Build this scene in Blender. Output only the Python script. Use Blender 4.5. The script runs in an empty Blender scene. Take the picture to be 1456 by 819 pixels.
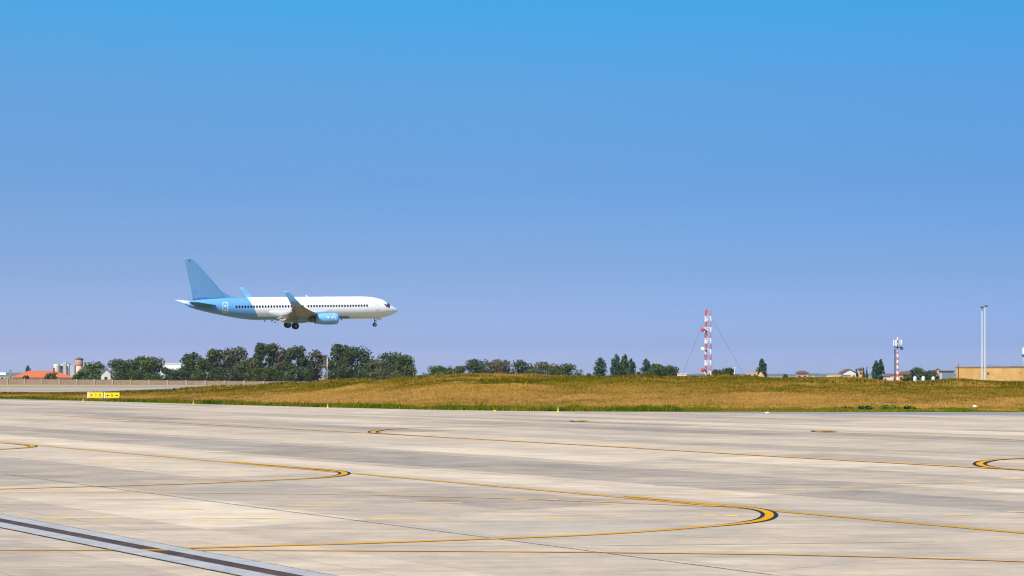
import bpy, math, random
import numpy as np
from mathutils import Vector, Matrix

rng = np.random.default_rng(7)
random.seed(7)
SC = bpy.context.scene
COL = SC.collection
R = math.radians

# ------------------------------------------------------------------ camera, sky, sun, exposure
F, CU, CV, EYE = 2400.0, 728.0, 534.0, 3.2      # focal length in photo pixels, principal column, horizon row, eye height
cam = bpy.data.cameras.new('camera')
cam.sensor_width = 36.0
cam.lens = 36.0 * F / 1456.0
cam.shift_y = (CV - 409.5) / 1456.0
cam.clip_start = 0.5
cam.clip_end = 40000.0
camo = bpy.data.objects.new('camera', cam)
COL.objects.link(camo)
camo.location = (0, 0, EYE)
camo.rotation_euler = (R(90), 0, 0)
SC.camera = camo

SUN_AZ = R(213)        # compass style: 0 = +Y, clockwise; behind the camera, to the left
SUN_EL = R(46)
to_sun = Vector((math.sin(SUN_AZ) * math.cos(SUN_EL), math.cos(SUN_AZ) * math.cos(SUN_EL), math.sin(SUN_EL)))

world = bpy.data.worlds.new('World')
SC.world = world
world.use_nodes = True
wn, wl = world.node_tree.nodes, world.node_tree.links
wn.clear()
wout = wn.new('ShaderNodeOutputWorld')
wbg = wn.new('ShaderNodeBackground')
wbg.inputs['Strength'].default_value = 0.11
sky = wn.new('ShaderNodeTexSky')
sky.sky_type = 'NISHITA'
sky.sun_disc = False
sky.sun_elevation = SUN_EL
sky.sun_rotation = SUN_AZ
sky.altitude = 100
sky.air_density = 1.0
sky.dust_density = 0.6
sky.ozone_density = 2.5
geo = wn.new('ShaderNodeTexCoord')
sep = wn.new('ShaderNodeSeparateXYZ')
wl.new(geo.outputs['Generated'], sep.inputs[0])
mr = wn.new('ShaderNodeMapRange')
mr.inputs['From Min'].default_value = 0.0
mr.inputs['From Max'].default_value = 0.30
wl.new(sep.outputs['Z'], mr.inputs['Value'])
ramp = wn.new('ShaderNodeValToRGB')
SKY_TINT = [(0.0, (0.5275, 0.6016, 1.2761)), (0.061, (0.3252, 0.4121, 0.8929)), (0.2, (0.2669, 0.3613, 0.6484)), (0.378, (0.2303, 0.3855, 0.6255)), (0.553, (0.238, 0.482, 0.6968)), (0.724, (0.1518, 0.6188, 0.8314)), (1.0, (0.5, 0.85, 1.0))]
el = ramp.color_ramp.elements
el[0].position, el[0].color = SKY_TINT[0][0], (*SKY_TINT[0][1], 1)
el[1].position, el[1].color = SKY_TINT[-1][0], (*SKY_TINT[-1][1], 1)
for p, c in SKY_TINT[1:-1]:
    e = el.new(p)
    e.color = (*c, 1)
wl.new(mr.outputs[0], ramp.inputs[0])
mul = wn.new('ShaderNodeMix')
mul.data_type = 'RGBA'
mul.blend_type = 'MULTIPLY'
mul.inputs[0].default_value = 1.0
wl.new(sky.outputs[0], mul.inputs[6])
wl.new(ramp.outputs[0], mul.inputs[7])
# the sky is a little paler to the left of the view, bluer to the right
mrx = wn.new('ShaderNodeMapRange')
mrx.inputs['From Min'].default_value = -0.35
mrx.inputs['From Max'].default_value = 0.35
wl.new(sep.outputs['X'], mrx.inputs['Value'])
rampx = wn.new('ShaderNodeValToRGB')
ex = rampx.color_ramp.elements
ex[0].position, ex[0].color = 0.0, (1.20, 1.10, 1.07, 1)
ex[1].position, ex[1].color = 1.0, (0.78, 0.87, 0.92, 1)
exm = ex.new(0.5)
exm.color = (1, 1, 1, 1)
wl.new(mrx.outputs[0], rampx.inputs[0])
mulx = wn.new('ShaderNodeMix')
mulx.data_type = 'RGBA'
mulx.blend_type = 'MULTIPLY'
mulx.inputs[0].default_value = 1.0
wl.new(mul.outputs[2], mulx.inputs[6])
wl.new(rampx.outputs[0], mulx.inputs[7])
wl.new(mulx.outputs[2], wbg.inputs['Color'])
wl.new(wbg.outputs[0], wout.inputs['Surface'])

sl = bpy.data.lights.new('sun', 'SUN')
sl.energy = 4.4
sl.angle = R(0.53)
sl.color = (1.0, 0.94, 0.83)
so = bpy.data.objects.new('sun', sl)
COL.objects.link(so)
so.rotation_euler = (-to_sun).to_track_quat('-Z', 'Y').to_euler()
so.location = (-60, -60, 90)

SC.view_settings.view_transform = 'Standard'
SC.view_settings.look = 'None'
SC.view_settings.exposure = 0.62
SC.view_settings.gamma = 1.0
SC.view_settings.use_curve_mapping = False
SC.render.engine = 'CYCLES'
SC.cycles.use_denoising = True
SC.cycles.max_bounces = 6
SC.cycles.filter_width = 1.2

# ------------------------------------------------------------------ helpers
def G(u, v):
    """ground point seen at photo pixel u, v"""
    Y = EYE * F / (v - CV)
    return ((u - CU) / F * Y, Y)

def AT(u, Y):
    return (u - CU) / F * Y

def ZT(v, Y):
    return EYE + (CV - v) / F * Y

class MB:
    def __init__(s):
        s.v, s.f, s.mi, s.uv = [], [], [], {}
    def add(s, verts, faces, mi=0):
        b = len(s.v)
        s.v += [tuple(p) for p in verts]
        for q in faces:
            s.f.append(tuple(b + i for i in q))
            s.mi.append(mi)
        return b
    def box(s, c, d, rot=None, mi=0):
        x, y, z = d[0] / 2, d[1] / 2, d[2] / 2
        vs = [Vector(p) for p in ((-x, -y, -z), (x, -y, -z), (x, y, -z), (-x, y, -z), (-x, -y, z), (x, -y, z), (x, y, z), (-x, y, z))]
        if rot is not None:
            vs = [rot @ p for p in vs]
        vs = [(p.x + c[0], p.y + c[1], p.z + c[2]) for p in vs]
        s.add(vs, ((3, 2, 1, 0), (4, 5, 6, 7), (0, 1, 5, 4), (1, 2, 6, 5), (2, 3, 7, 6), (3, 0, 4, 7)), mi)
        return s
    def tube(s, a, b, ra, rb=None, n=8, cap=True, mi=0):
        rb = ra if rb is None else rb
        a, b = Vector(a), Vector(b)
        d = (b - a).normalized()
        w = d.orthogonal().normalized()
        t = d.cross(w)
        vs = []
        for p, r in ((a, ra), (b, rb)):
            for i in range(n):
                q = 2 * math.pi * i / n
                vs.append(p + w * (r * math.cos(q)) + t * (r * math.sin(q)))
        fs = [(i, (i + 1) % n, n + (i + 1) % n, n + i) for i in range(n)]
        if cap:
            fs += [tuple(range(n - 1, -1, -1)), tuple(range(n, 2 * n))]
        s.add(vs, fs, mi)
        return s
    def lathe(s, prof, origin=(0, 0, 0), axis='z', n=24, mi=0, caps=(True, True)):
        vs, fs = [], []
        for (h, r) in prof:
            for i in range(n):
                q = 2 * math.pi * i / n
                c, sn = r * math.cos(q), r * math.sin(q)
                p = (c, sn, h) if axis == 'z' else ((h, c, sn) if axis == 'x' else (sn, h, c))
                vs.append((p[0] + origin[0], p[1] + origin[1], p[2] + origin[2]))
        m = len(prof)
        for k in range(m - 1):
            for i in range(n):
                fs.append((k * n + i, k * n + (i + 1) % n, (k + 1) * n + (i + 1) % n, (k + 1) * n + i))
        if caps[0]:
            fs.append(tuple(range(n - 1, -1, -1)))
        if caps[1]:
            fs.append(tuple((m - 1) * n + i for i in range(n)))
        s.add(vs, fs, mi)
        return s
    def build(s, name, mats, parent=None, smooth=False, loc=None):
        me = bpy.data.meshes.new(name)
        me.from_pydata(s.v, [], s.f)
        if not isinstance(mats, (list, tuple)):
            mats = [mats]
        for m in mats:
            me.materials.append(m)
        if len(mats) > 1:
            me.polygons.foreach_set('material_index', s.mi)
        if smooth:
            me.polygons.foreach_set('use_smooth', [True] * len(me.polygons))
        me.update()
        o = bpy.data.objects.new(name, me)
        COL.objects.link(o)
        if parent is not None:
            o.parent = parent
        if loc is not None:
            o.location = loc
        return o

def empty(name, loc, rz=0.0):
    o = bpy.data.objects.new(name, None)
    COL.objects.link(o)
    o.location = loc
    o.rotation_euler = (0, 0, rz)
    return o

def tag(o, label, cat, group=None, kind=None):
    if label:
        o['label'] = label
    if cat:
        o['category'] = cat
    if group:
        o['group'] = group
    if kind:
        o['kind'] = kind
    return o

def structure(o):
    o['kind'] = 'structure'
    return o

# ------------------------------------------------------------------ material helpers
class NT:
    def __init__(s, name):
        s.m = bpy.data.materials.new(name)
        s.m.use_nodes = True
        s.n, s.l = s.m.node_tree.nodes, s.m.node_tree.links
        s.b = s.n['Principled BSDF']
        s._c = None
    def coord(s, which='Object'):
        if s._c is None:
            s._c = s.n.new('ShaderNodeTexCoord')
        return s._c.outputs[which]
    def link(s, a, b):
        s.l.new(a, b)
    def val(s, x, inp):
        if isinstance(x, (int, float)):
            inp.default_value = x
        elif isinstance(x, (tuple, list)):
            inp.default_value = tuple(x) if len(inp.default_value) == len(x) else (*x, 1)
        else:
            s.l.new(x, inp)
    def math(s, op, a, b=0.0, c=0.0, clamp=False):
        k = s.n.new('ShaderNodeMath')
        k.operation = op
        k.use_clamp = clamp
        s.val(a, k.inputs[0]); s.val(b, k.inputs[1]); s.val(c, k.inputs[2])
        return k.outputs[0]
    def sep(s, v):
        k = s.n.new('ShaderNodeSeparateXYZ')
        s.l.new(v, k.inputs[0])
        return k.outputs
    def comb(s, x, y, z=0.0):
        k = s.n.new('ShaderNodeCombineXYZ')
        s.val(x, k.inputs[0]); s.val(y, k.inputs[1]); s.val(z, k.inputs[2])
        return k.outputs[0]
    def mapping(s, v, scale=(1, 1, 1), rot=(0, 0, 0), loc=(0, 0, 0)):
        k = s.n.new('ShaderNodeMapping')
        s.l.new(v, k.inputs[0])
        k.inputs['Scale'].default_value = scale
        k.inputs['Rotation'].default_value = rot
        k.inputs['Location'].default_value = loc
        return k.outputs[0]
    def noise(s, v, scale, detail=4, rough=0.55, dist=0.0):
        k = s.n.new('ShaderNodeTexNoise')
        s.l.new(v, k.inputs['Vector'])
        k.inputs['Scale'].default_value = scale
        k.inputs['Detail'].default_value = detail
        k.inputs['Roughness'].default_value = rough
        k.inputs['Distortion'].default_value = dist
        return k.outputs['Fac']
    def white(s, v):
        k = s.n.new('ShaderNodeTexWhiteNoise')
        k.noise_dimensions = '3D'
        s.l.new(v, k.inputs['Vector'])
        return k.outputs['Value']
    def ramp(s, fac, stops, interp='LINEAR'):
        k = s.n.new('ShaderNodeValToRGB')
        k.color_ramp.interpolation = interp
        e = k.color_ramp.elements
        def col(c):
            return (c, c, c, 1) if isinstance(c, (int, float)) else (*c, 1)
        e[0].position, e[0].color = stops[0][0], col(stops[0][1])
        e[1].position, e[1].color = stops[-1][0], col(stops[-1][1])
        for p, c in stops[1:-1]:
            x = e.new(p)
            x.color = col(c)
        s.val(fac, k.inputs[0])
        return k.outputs[0]
    def mix(s, fac, a, b, mode='MIX'):
        k = s.n.new('ShaderNodeMix')
        k.data_type = 'RGBA'
        k.blend_type = mode
        s.val(fac, k.inputs[0]); s.val(a, k.inputs[6]); s.val(b, k.inputs[7])
        return k.outputs[2]
    def color(s, c):
        s.val(c, s.b.inputs['Base Color'])
    def set(s, rough=0.7, metal=0.0, spec=0.5):
        s.b.inputs['Roughness'].default_value = rough
        s.b.inputs['Metallic'].default_value = metal
        s.b.inputs['Specular IOR Level'].default_value = spec
        return s.m
    def bump(s, h, strength=0.3, dist=0.05):
        k = s.n.new('ShaderNodeBump')
        k.inputs['Strength'].default_value = strength
        k.inputs['Distance'].default_value = dist
        s.l.new(h, k.inputs['Height'])
        s.l.new(k.outputs[0], s.b.inputs['Normal'])

def mottled(name, c1, c2, scale=1.0, rough=0.75, metal=0.0, spec=0.3, detail=5):
    t = NT(name)
    f = t.noise(t.coord(), scale, detail)
    t.color(t.mix(t.ramp(f, [(0.3, 0.0), (0.7, 1.0)]), c1, c2))
    return t.set(rough, metal, spec)

# ------------------------------------------------------------------ ground materials
AX = (0.6, -0.8)      # direction of the paving lanes
BX = (0.8, 0.6)       # across them

def concrete_apron():
    t = NT('concrete_apron')
    P = t.coord()
    x, y, z = t.sep(P)
    a = t.math('ADD', t.math('MULTIPLY', x, AX[0]), t.math('MULTIPLY', y, AX[1]))
    b = t.math('ADD', t.math('MULTIPLY', x, BX[0]), t.math('MULTIPLY', y, BX[1]))
    # paving lanes of unequal tone
    lanes = [(0, .60), (14.3, .64), (19.6, .54), (24.5, .58), (29.3, .60), (29.6, .74), (32.9, .42), (38.2, .68), (42.5, .58), (46.0, .64),
             (48.0, .50), (50.0, .54), (53.0, .38), (56.5, .56), (60.0, .60), (64.0, .40), (70.5, .62), (73.0, .46), (75.0, .66), (80.0, .44), (82.5, .62), (88.0, .54), (100, .58), (112, .48)]
    lane = t.ramp(t.math('DIVIDE', b, 130.0), [(p / 130.0, c) for p, c in lanes], 'CONSTANT')
    la = t.math('FLOOR', t.math('DIVIDE', b, 4.0))
    sa = t.math('FLOOR', t.math('DIVIDE', a, 16.0))
    slab = t.white(t.comb(la, sa, 3.0))
    sl2 = t.white(t.comb(t.math('FLOOR', t.math('DIVIDE', b, 8.0)), t.math('FLOOR', t.math('DIVIDE', a, 40.0)), 9.0))
    n1 = t.noise(P, 0.10, 6, 0.62)
    n2 = t.noise(P, 0.45, 8, 0.74, 0.4)
    n3 = t.noise(t.mapping(P, (1, 1, 1)), 2.6, 5, 0.7)
    n4 = t.noise(t.mapping(P, (0.22, 1.0, 1.0), (0, 0, 0), (3, 17, 0)), 1.1, 8, 0.72, 0.2)
    n5 = t.noise(t.mapping(P, (0.16, 1.0, 1.0), (0, 0, R(-4)), (13, 5, 0)), 5.0, 5, 0.7)
    v = t.math('MULTIPLY', t.math('SUBTRACT', lane, 0.56), 1.0)
    for q, amt in ((slab, 0.30), (sl2, 0.20), (n1, 0.45), (n2, 0.55), (n3, 0.25), (n4, 1.10), (n5, 0.75)):
        v = t.math('ADD', v, t.math('MULTIPLY', t.math('SUBTRACT', q, 0.5), amt))
    v = t.math('ADD', v, 0.48)
    c = t.ramp(v, [(0.0, (0.212, 0.177, 0.151)), (0.32, (0.330, 0.268, 0.211)), (0.6, (0.450, 0.356, 0.268)), (1.0, (0.64, 0.52, 0.385))])
    cool = t.ramp(t.noise(t.mapping(P, (1, 1, 1), (0, 0, 0), (31, 7, 0)), 0.22, 6, 0.72, 0.3), [(0.48, 0.0), (0.66, 1.0)])
    c = t.mix(t.math('MULTIPLY', cool, 0.45), c, t.mix(1.0, c, (0.80, 0.86, 0.97), 'MULTIPLY'))
    # joints between slabs
    def joint(coord, pitch, w):
        fr = t.math('FRACT', t.math('DIVIDE', coord, pitch))
        d = t.math('MULTIPLY', t.math('ABSOLUTE', t.math('SUBTRACT', fr, 0.5)), pitch)
        return t.math('GREATER_THAN', d, pitch / 2 - w)
    j = t.math('MAXIMUM', joint(b, 4.9, 0.022), joint(a, 19.6, 0.016))
    j = t.math('MULTIPLY', j, t.ramp(n1, [(0.4, 0.25), (0.6, 0.9)]))
    c = t.mix(t.math('MULTIPLY', j, 0.75), c, (0.13, 0.125, 0.13))
    # small oil spots and a few patched slabs
    sp = t.ramp(t.noise(P, 1.7, 3, 0.5), [(0.70, 0.0), (0.76, 1.0)])
    c = t.mix(t.math('MULTIPLY', sp, 0.35), c, (0.20, 0.18, 0.165))
    pt = t.math('GREATER_THAN', t.white(t.comb(t.math('FLOOR', t.math('DIVIDE', b, 4.9)), t.math('FLOOR', t.math('DIVIDE', a, 4.9)), 5.0)), 0.94)
    c = t.mix(t.math('MULTIPLY', pt, 0.28), c, (0.30, 0.275, 0.245))
    # rubber and oil stains
    st = t.ramp(t.noise(t.mapping(P, (0.25, 1.2, 1), (0, 0, R(12))), 0.35, 5, 0.7), [(0.60, 0.0), (0.72, 1.0)])
    c = t.mix(t.math('MULTIPLY', st, 0.28), c, (0.17, 0.165, 0.17))
    t.color(c)
    t.bump(n3, 0.15, 0.01)
    return t.set(0.9, 0, 0.06)

def paint(name, c, wear, under=(0.44, 0.37, 0.28), scale=1.6):
    t = NT(name)
    f = t.noise(t.coord(), scale, 6, 0.7)
    w = t.ramp(f, [(max(0, wear - 0.12), 1.0), (min(1, wear + 0.12), 0.0)])
    t.color(t.mix(w, c, under))
    return t.set(0.85, 0, 0.05)

def field():
    """dry grass land, by distance from the apron edge (uv y) and noise"""
    t = NT('dry_grass')
    u, v, _ = t.sep(t.coord('UV'))
    P = t.coord('Object')
    n1 = t.noise(P, 0.16, 5, 0.6)
    n2 = t.noise(P, 0.9, 5, 0.65)
    n3 = t.noise(t.mapping(P, (1, 1, 2)), 4.0, 4, 0.7)
    w = t.math('ADD', v, t.math('MULTIPLY', t.math('SUBTRACT', n1, 0.5), 0.55))
    w = t.math('ADD', w, t.math('MULTIPLY', t.math('SUBTRACT', n2, 0.5), 0.30))
    c = t.ramp(w, [(0.0, (0.085, 0.105, 0.006)), (0.05, (0.14, 0.125, 0.009)), (0.12, (0.27, 0.158, 0.042)), (0.42, (0.255, 0.140, 0.034)), (0.60, (0.20, 0.118, 0.014)), (0.76, (0.132, 0.100, 0.004)), (1.0, (0.115, 0.095, 0.004))])
    dark = t.ramp(n3, [(0.32, 0.45), (0.62, 1.3)])
    c = t.mix(1.0, c, dark, 'MULTIPLY')
    # bare orange earth on the crest
    earth = t.math('MULTIPLY', t.ramp(t.noise(P, 0.12, 3, 0.5, 0.5), [(0.62, 0.0), (0.70, 1.0)]), t.ramp(v, [(0.45, 0.0), (0.6, 0.8)]))
    c = t.mix(t.math('MULTIPLY', earth, 0.7), c, (0.42, 0.24, 0.07))
    t.color(c)
    t.bump(n3, 0.6, 0.15)
    return t.set(1.0, 0, 0.0)

def tuft_material(name, dry, mid, green):
    t = NT(name)
    u, v, _ = t.sep(t.coord('UV'))
    c = t.ramp(u, [(0.0, green), (0.5, mid), (1.0, dry)])
    t.color(c)
    return t.set(1.0, 0, 0.0)

M = {}
M['apron'] = concrete_apron()
M['yellow'] = paint('yellow_paint', (0.56, 0.255, 0.004), 0.34)
M['yellow_thin'] = paint('worn_yellow_paint', (0.70, 0.31, 0.02), 0.42)
M['yellow_faded'] = paint('faded_yellow_paint', (0.90, 0.52, 0.07), 0.44, scale=0.9)
M['black_paint'] = paint('black_paint', (0.022, 0.024, 0.035), 0.30, (0.2, 0.18, 0.15))
M['joint'] = paint('joint_sealant', (0.09, 0.09, 0.10), 0.42, (0.34, 0.31, 0.28), 3.0)
M['field'] = field()
M['asphalt'] = mottled('weathered_asphalt', (0.17, 0.165, 0.175), (0.26, 0.25, 0.25), 0.3, 0.9)
M['earth'] = mottled('dry_plain', (0.27, 0.20, 0.10), (0.20, 0.17, 0.07), 0.02, 0.95)
M['runway'] = mottled('runway_concrete', (0.24, 0.215, 0.215), (0.29, 0.26, 0.25), 0.05, 1.0, 0, 0.05)
M['sand'] = mottled('sandy_shoulder', (0.33, 0.235, 0.165), (0.37, 0.27, 0.19), 0.08, 1.0, 0, 0.05)
M['straw'] = mottled('straw_grass', (0.46, 0.31, 0.06), (0.36, 0.26, 0.05), 0.06, 1.0, 0, 0.05)
M['white'] = mottled('white_paint', (0.78, 0.78, 0.76), (0.70, 0.70, 0.68), 0.8, 0.45)
M['white_road'] = paint('white_road_paint', (0.72, 0.68, 0.62), 0.3)
M['gutter'] = mottled('pale_gutter_concrete', (0.27, 0.275, 0.29), (0.37, 0.36, 0.355), 1.6, 1.0, 0, 0.05)
M['rust'] = mottled('rusty_iron', (0.085, 0.045, 0.035), (0.14, 0.085, 0.06), 5.0, 0.8, 0.3)
M['steel'] = mottled('galvanised_steel', (0.42, 0.43, 0.45), (0.52, 0.53, 0.54), 2.0, 0.45, 0.6)
M['dark'] = mottled('dark_steel', (0.035, 0.038, 0.045), (0.06, 0.06, 0.07), 3.0, 0.6)
M['red'] = mottled('red_paint', (0.52, 0.045, 0.03), (0.42, 0.05, 0.03), 1.5, 0.5)
M['mast_red'] = mottled('faded_red_paint', (0.42, 0.085, 0.065), (0.50, 0.14, 0.10), 1.0, 0.6)

# ------------------------------------------------------------------ the ground
def sheet(name, pts, z, m):
    b = MB()
    b.add([(p[0], p[1], z) for p in pts], [tuple(range(len(pts)))])
    o = b.build(name, m)
    if o.data.polygons[0].normal.z < 0:
        o.data.flip_normals()
    return structure(o)

sheet('ground', [(-9000, -600), (9000, -600), (9000, 16000), (-9000, 16000)], -0.03, M['earth'])

EDGE_UV = [(-700, 550.5), (-300, 559.3), (0, 567.0), (118, 570.0), (275, 574.2), (466, 579.3), (600, 582.4), (700, 584.0), (793, 584.8), (900, 585.3), (1000, 585.6), (1200, 585.9), (1456, 586.2), (1800, 586.5)]
EDGE = [G(*q) for q in EDGE_UV]
sheet('apron', [(90, -60), (90, EDGE[-1][1])] + EDGE[::-1] + [(-420, 300), (-420, -60)], 0.0, M['apron'])

# asphalt shoulder along the right-hand edge of the apron
sh = [G(930, 585.4), G(1000, 585.6), G(1200, 585.9), G(1456, 586.2), G(1800, 586.5), G(1800, 592), G(1456, 590.8), G(1200, 589.2), G(1040, 587.4)]
sheet('asphalt_shoulder', sh, 0.004, M['asphalt'])

# runway beyond the grass
sheet('runway_shoulder', [(-700, 330), (60, 330), (60, 404), (-700, 404)], -0.020, M['sand'])
sheet('runway', [(-900, 404), (200, 404), (200, 540), (-900, 540)], -0.020, M['runway'])
sheet('runway_edge_stripe', [(-900, 409), (200, 409), (200, 414), (-900, 414)], -0.014, M['white_road'])
sheet('straw_verge', [(-900, 541), (400, 541), (400, 640), (-900, 640)], -0.020, M['straw'])

# grass mound between apron and runway
CREST = [(-700, 556.0, 345), (-300, 558.3, 315), (0, 559.0, 296), (100, 559.3, 282), (200, 556.6, 262), (300, 551.8, 250), (400, 547.6, 238), (480, 543.6, 225), (560, 537.6, 212),
         (620, 534.4, 205), (728, 534.3, 200), (900, 535.0, 198), (1100, 537.0, 195), (1200, 539.2, 193), (1300, 541.8, 191), (1456, 543.2, 190), (1800, 543.2, 190)]
cu_ = np.array([c[0] for c in CREST], float)
cv_ = np.array([c[1] for c in CREST], float)
cy_ = np.array([c[2] for c in CREST], float)
eu_ = np.array([c[0] for c in EDGE_UV], float)
ev_ = np.array([c[1] for c in EDGE_UV], float)

def hash2(ix, iy):
    h = np.sin(ix * 127.1 + iy * 311.7) * 43758.5453
    return h - np.floor(h)

def vnoise(x, y):
    ix, iy = np.floor(x), np.floor(y)
    fx, fy = x - ix, y - iy
    fx, fy = fx * fx * (3 - 2 * fx), fy * fy * (3 - 2 * fy)
    a, b = hash2(ix, iy), hash2(ix + 1, iy)
    c, d = hash2(ix, iy + 1), hash2(ix + 1, iy + 1)
    return (a * (1 - fx) + b * fx) * (1 - fy) + (c * (1 - fx) + d * fx) * fy

def mound(u, t):
    """point of the mound surface: u along the apron edge, t = 0 at the edge, 1 on the crest, 2 behind"""
    ye = EYE * F / (np.interp(u, eu_, ev_) - CV)
    yc = np.maximum(np.interp(u, cu_, cy_), ye + 20)
    zc = np.maximum(EYE + (CV - np.interp(u, cu_, cv_)) / F * yc, 0.05)
    y = ye + (yc - ye) * np.minimum(t, 1.0) + np.maximum(t - 1.0, 0) * 38.0
    x = (u - CU) / F * y
    tt = np.clip(t, 0, 1)
    up = tt * tt * (3 - 2 * tt) * 0.65 + tt * 0.35
    dn = np.clip(t - 1, 0, 1)
    dn = 1 - dn * dn * (3 - 2 * dn)
    z = zc * np.where(t <= 1, up, dn)
    bump = (vnoise(x * 0.16, y * 0.16) - 0.5) * 0.5 + (vnoise(x * 0.5 + 9, y * 0.5) - 0.5) * 0.22
    z = z + bump * np.clip(tt * 3, 0, 1) * np.where(t <= 1, 1, dn) * np.clip(zc / 1.5, 0.15, 1) + 0.006
    z = np.where(t > 1.9, -0.06, z)
    return x, y, z

NU, NTT = 520, 64
uu = np.linspace(-700, 1800, NU)
tt = np.concatenate([np.linspace(0, 1, 46), np.linspace(1.02, 2.0, NTT - 46)])
U2, T2 = np.meshgrid(uu, tt, indexing='ij')
X2, Y2, Z2 = mound(U2, T2)
verts = np.stack([X2, Y2, Z2], -1).reshape(-1, 3)
idx = np.arange(NU * NTT).reshape(NU, NTT)
quads = np.stack([idx[:-1, :-1], idx[1:, :-1], idx[1:, 1:], idx[:-1, 1:]], -1).reshape(-1, 4)

def mesh_np(name, verts, faces, mats, uv=None, smooth=False, parent=None):
    """fast mesh from arrays; uv is per vertex"""
    me = bpy.data.meshes.new(name)
    k = faces.shape[1]
    me.vertices.add(len(verts))
    me.vertices.foreach_set('co', np.asarray(verts, np.float32).ravel())
    me.loops.add(faces.size)
    me.loops.foreach_set('vertex_index', faces.ravel().astype(np.int32))
    me.polygons.add(len(faces))
    me.polygons.foreach_set('loop_start', (np.arange(len(faces)) * k).astype(np.int32))
    me.polygons.foreach_set('loop_total', np.full(len(faces), k, np.int32))
    if uv is not None:
        l = me.uv_layers.new(name='UVMap')
        l.data.foreach_set('uv', np.asarray(uv, np.float32)[faces.ravel()].ravel())
    me.polygons.foreach_set('use_smooth', np.full(len(faces), smooth))
    me.update(calc_edges=True)
    me.validate()
    for m in (mats if isinstance(mats, list) else [mats]):
        me.materials.append(m)
    o = bpy.data.objects.new(name, me)
    COL.objects.link(o)
    if parent is not None:
        o.parent = parent
    return o

structure(mesh_np('grass_mound', verts, quads, M['field'], np.stack([U2, T2], -1).reshape(-1, 2), True))

def tufts(name, n, u_rng, tfun, hgt, wid, mat, tone, blades=4, seed=1):
    """one mesh of n grass tufts standing on the mound"""
    g = np.random.default_rng(seed)
    u = g.uniform(u_rng[0], u_rng[1], n)
    t = tfun(g, n, u)
    x, y, z = mound(u, t)
    tn = tone(g, x, y, t)
    V, UVs = [], []
    for k in range(blades):
        h = hgt(g, n, x, y, t)
        w = wid * g.uniform(0.6, 1.4, n)
        an = g.uniform(0, math.pi, n)
        ox, oy = g.normal(0, 0.16, n), g.normal(0, 0.16, n)
        lx, ly = g.normal(0, 0.3, n) * h, g.normal(0, 0.3, n) * h
        bx, by = x + ox, y + oy
        dx, dy = np.cos(an) * w, np.sin(an) * w
        V.append(np.stack([np.stack([bx - dx, by - dy, z - 0.05], -1), np.stack([bx + dx, by + dy, z - 0.05], -1), np.stack([bx + lx, by + ly, z + h], -1)], 1))
        c = np.clip(tn + g.normal(0, 0.24, n), 0, 1)
        UVs.append(np.repeat(np.stack([c, c], -1)[:, None, :], 3, 1))
    V = np.concatenate(V).reshape(-1, 3)
    UVs = np.concatenate(UVs).reshape(-1, 2)
    return mesh_np(name, V, np.arange(len(V)).reshape(-1, 3), mat, UVs)

dry_m = tuft_material('dry_stalks', (0.42, 0.225, 0.055), (0.215, 0.125, 0.016), (0.070, 0.068, 0.002))
green_m = tuft_material('green_blades', (0.17, 0.14, 0.008), (0.085, 0.115, 0.002), (0.040, 0.068, 0.002))

def dry_tone(g, x, y, t):
    base = np.interp(t, [0, 0.1, 0.42, 0.62, 0.8, 1.2], [0.45, 0.85, 0.80, 0.50, 0.22, 0.15])
    return base + (vnoise(x * 0.05, y * 0.16) - 0.5) * 1.1 + (vnoise(x * 0.16 + 3, y * 0.3) - 0.5) * 0.9 + (vnoise(x * 0.7, y * 0.9) - 0.5) * 0.6
o = tufts('dry_grass', 95000, (-40, 1500), lambda g, n, u: g.uniform(0.04, 1.12, n),
          lambda g, n, x, y, t: g.uniform(0.03, 0.13, n) * (1 + 1.6 * np.clip(vnoise(x * 0.2, y * 0.2) - 0.5, 0, 1) * (t > 0.6) * 2), 0.05, dry_m, dry_tone, 3, 3)
tag(o, 'tawny and olive dry grass covering the mound', 'grass', kind='stuff')
o = tufts('green_grass', 16000, (-60, 1520), lambda g, n, u: np.abs(g.normal(0, 0.05, n)) * np.where(u < 960, 1.0, 1.5) * (0.3 + vnoise(u * 0.06, u * 0) * 1.4),
          lambda g, n, x, y, t: g.uniform(0.14, 0.46, n) * (0.30 + 1.1 * vnoise(x * 0.5, y * 0.5)) * np.where(x < 15, 1.0, 0.22 + 0.9 * np.clip(vnoise(x * 0.35, y * 0.1) - 0.62, 0, 1) * 2.5), 0.05, green_m, lambda g, x, y, t: 0.45 + 0.9 * (vnoise(x * 0.3, y * 0.3) - 0.4) + np.where(x < 15, 0, 0.35), 4, 4)
tag(o, 'bright green verge of grass along the apron edge', 'grass', kind='stuff')
# taller weeds on the crest
o = tufts('crest_weeds', 5000, (-20, 1500), lambda g, n, u: np.clip(g.normal(0.95, 0.10, n), 0.5, 1.3),
          lambda g, n, x, y, t: g.uniform(0.08, 0.24, n) * (0.4 + 1.4 * np.clip(vnoise(x * 0.13, y * 0.13) - 0.35, 0, 1) * 2), 0.12, dry_m, lambda g, x, y, t: 0.15 + 0.6 * (vnoise(x * 0.13 + 5, y * 0.13) - 0.4), 5, 5)
tag(o, 'olive weeds growing along the crest of the mound', 'weeds', kind='stuff')

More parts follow.
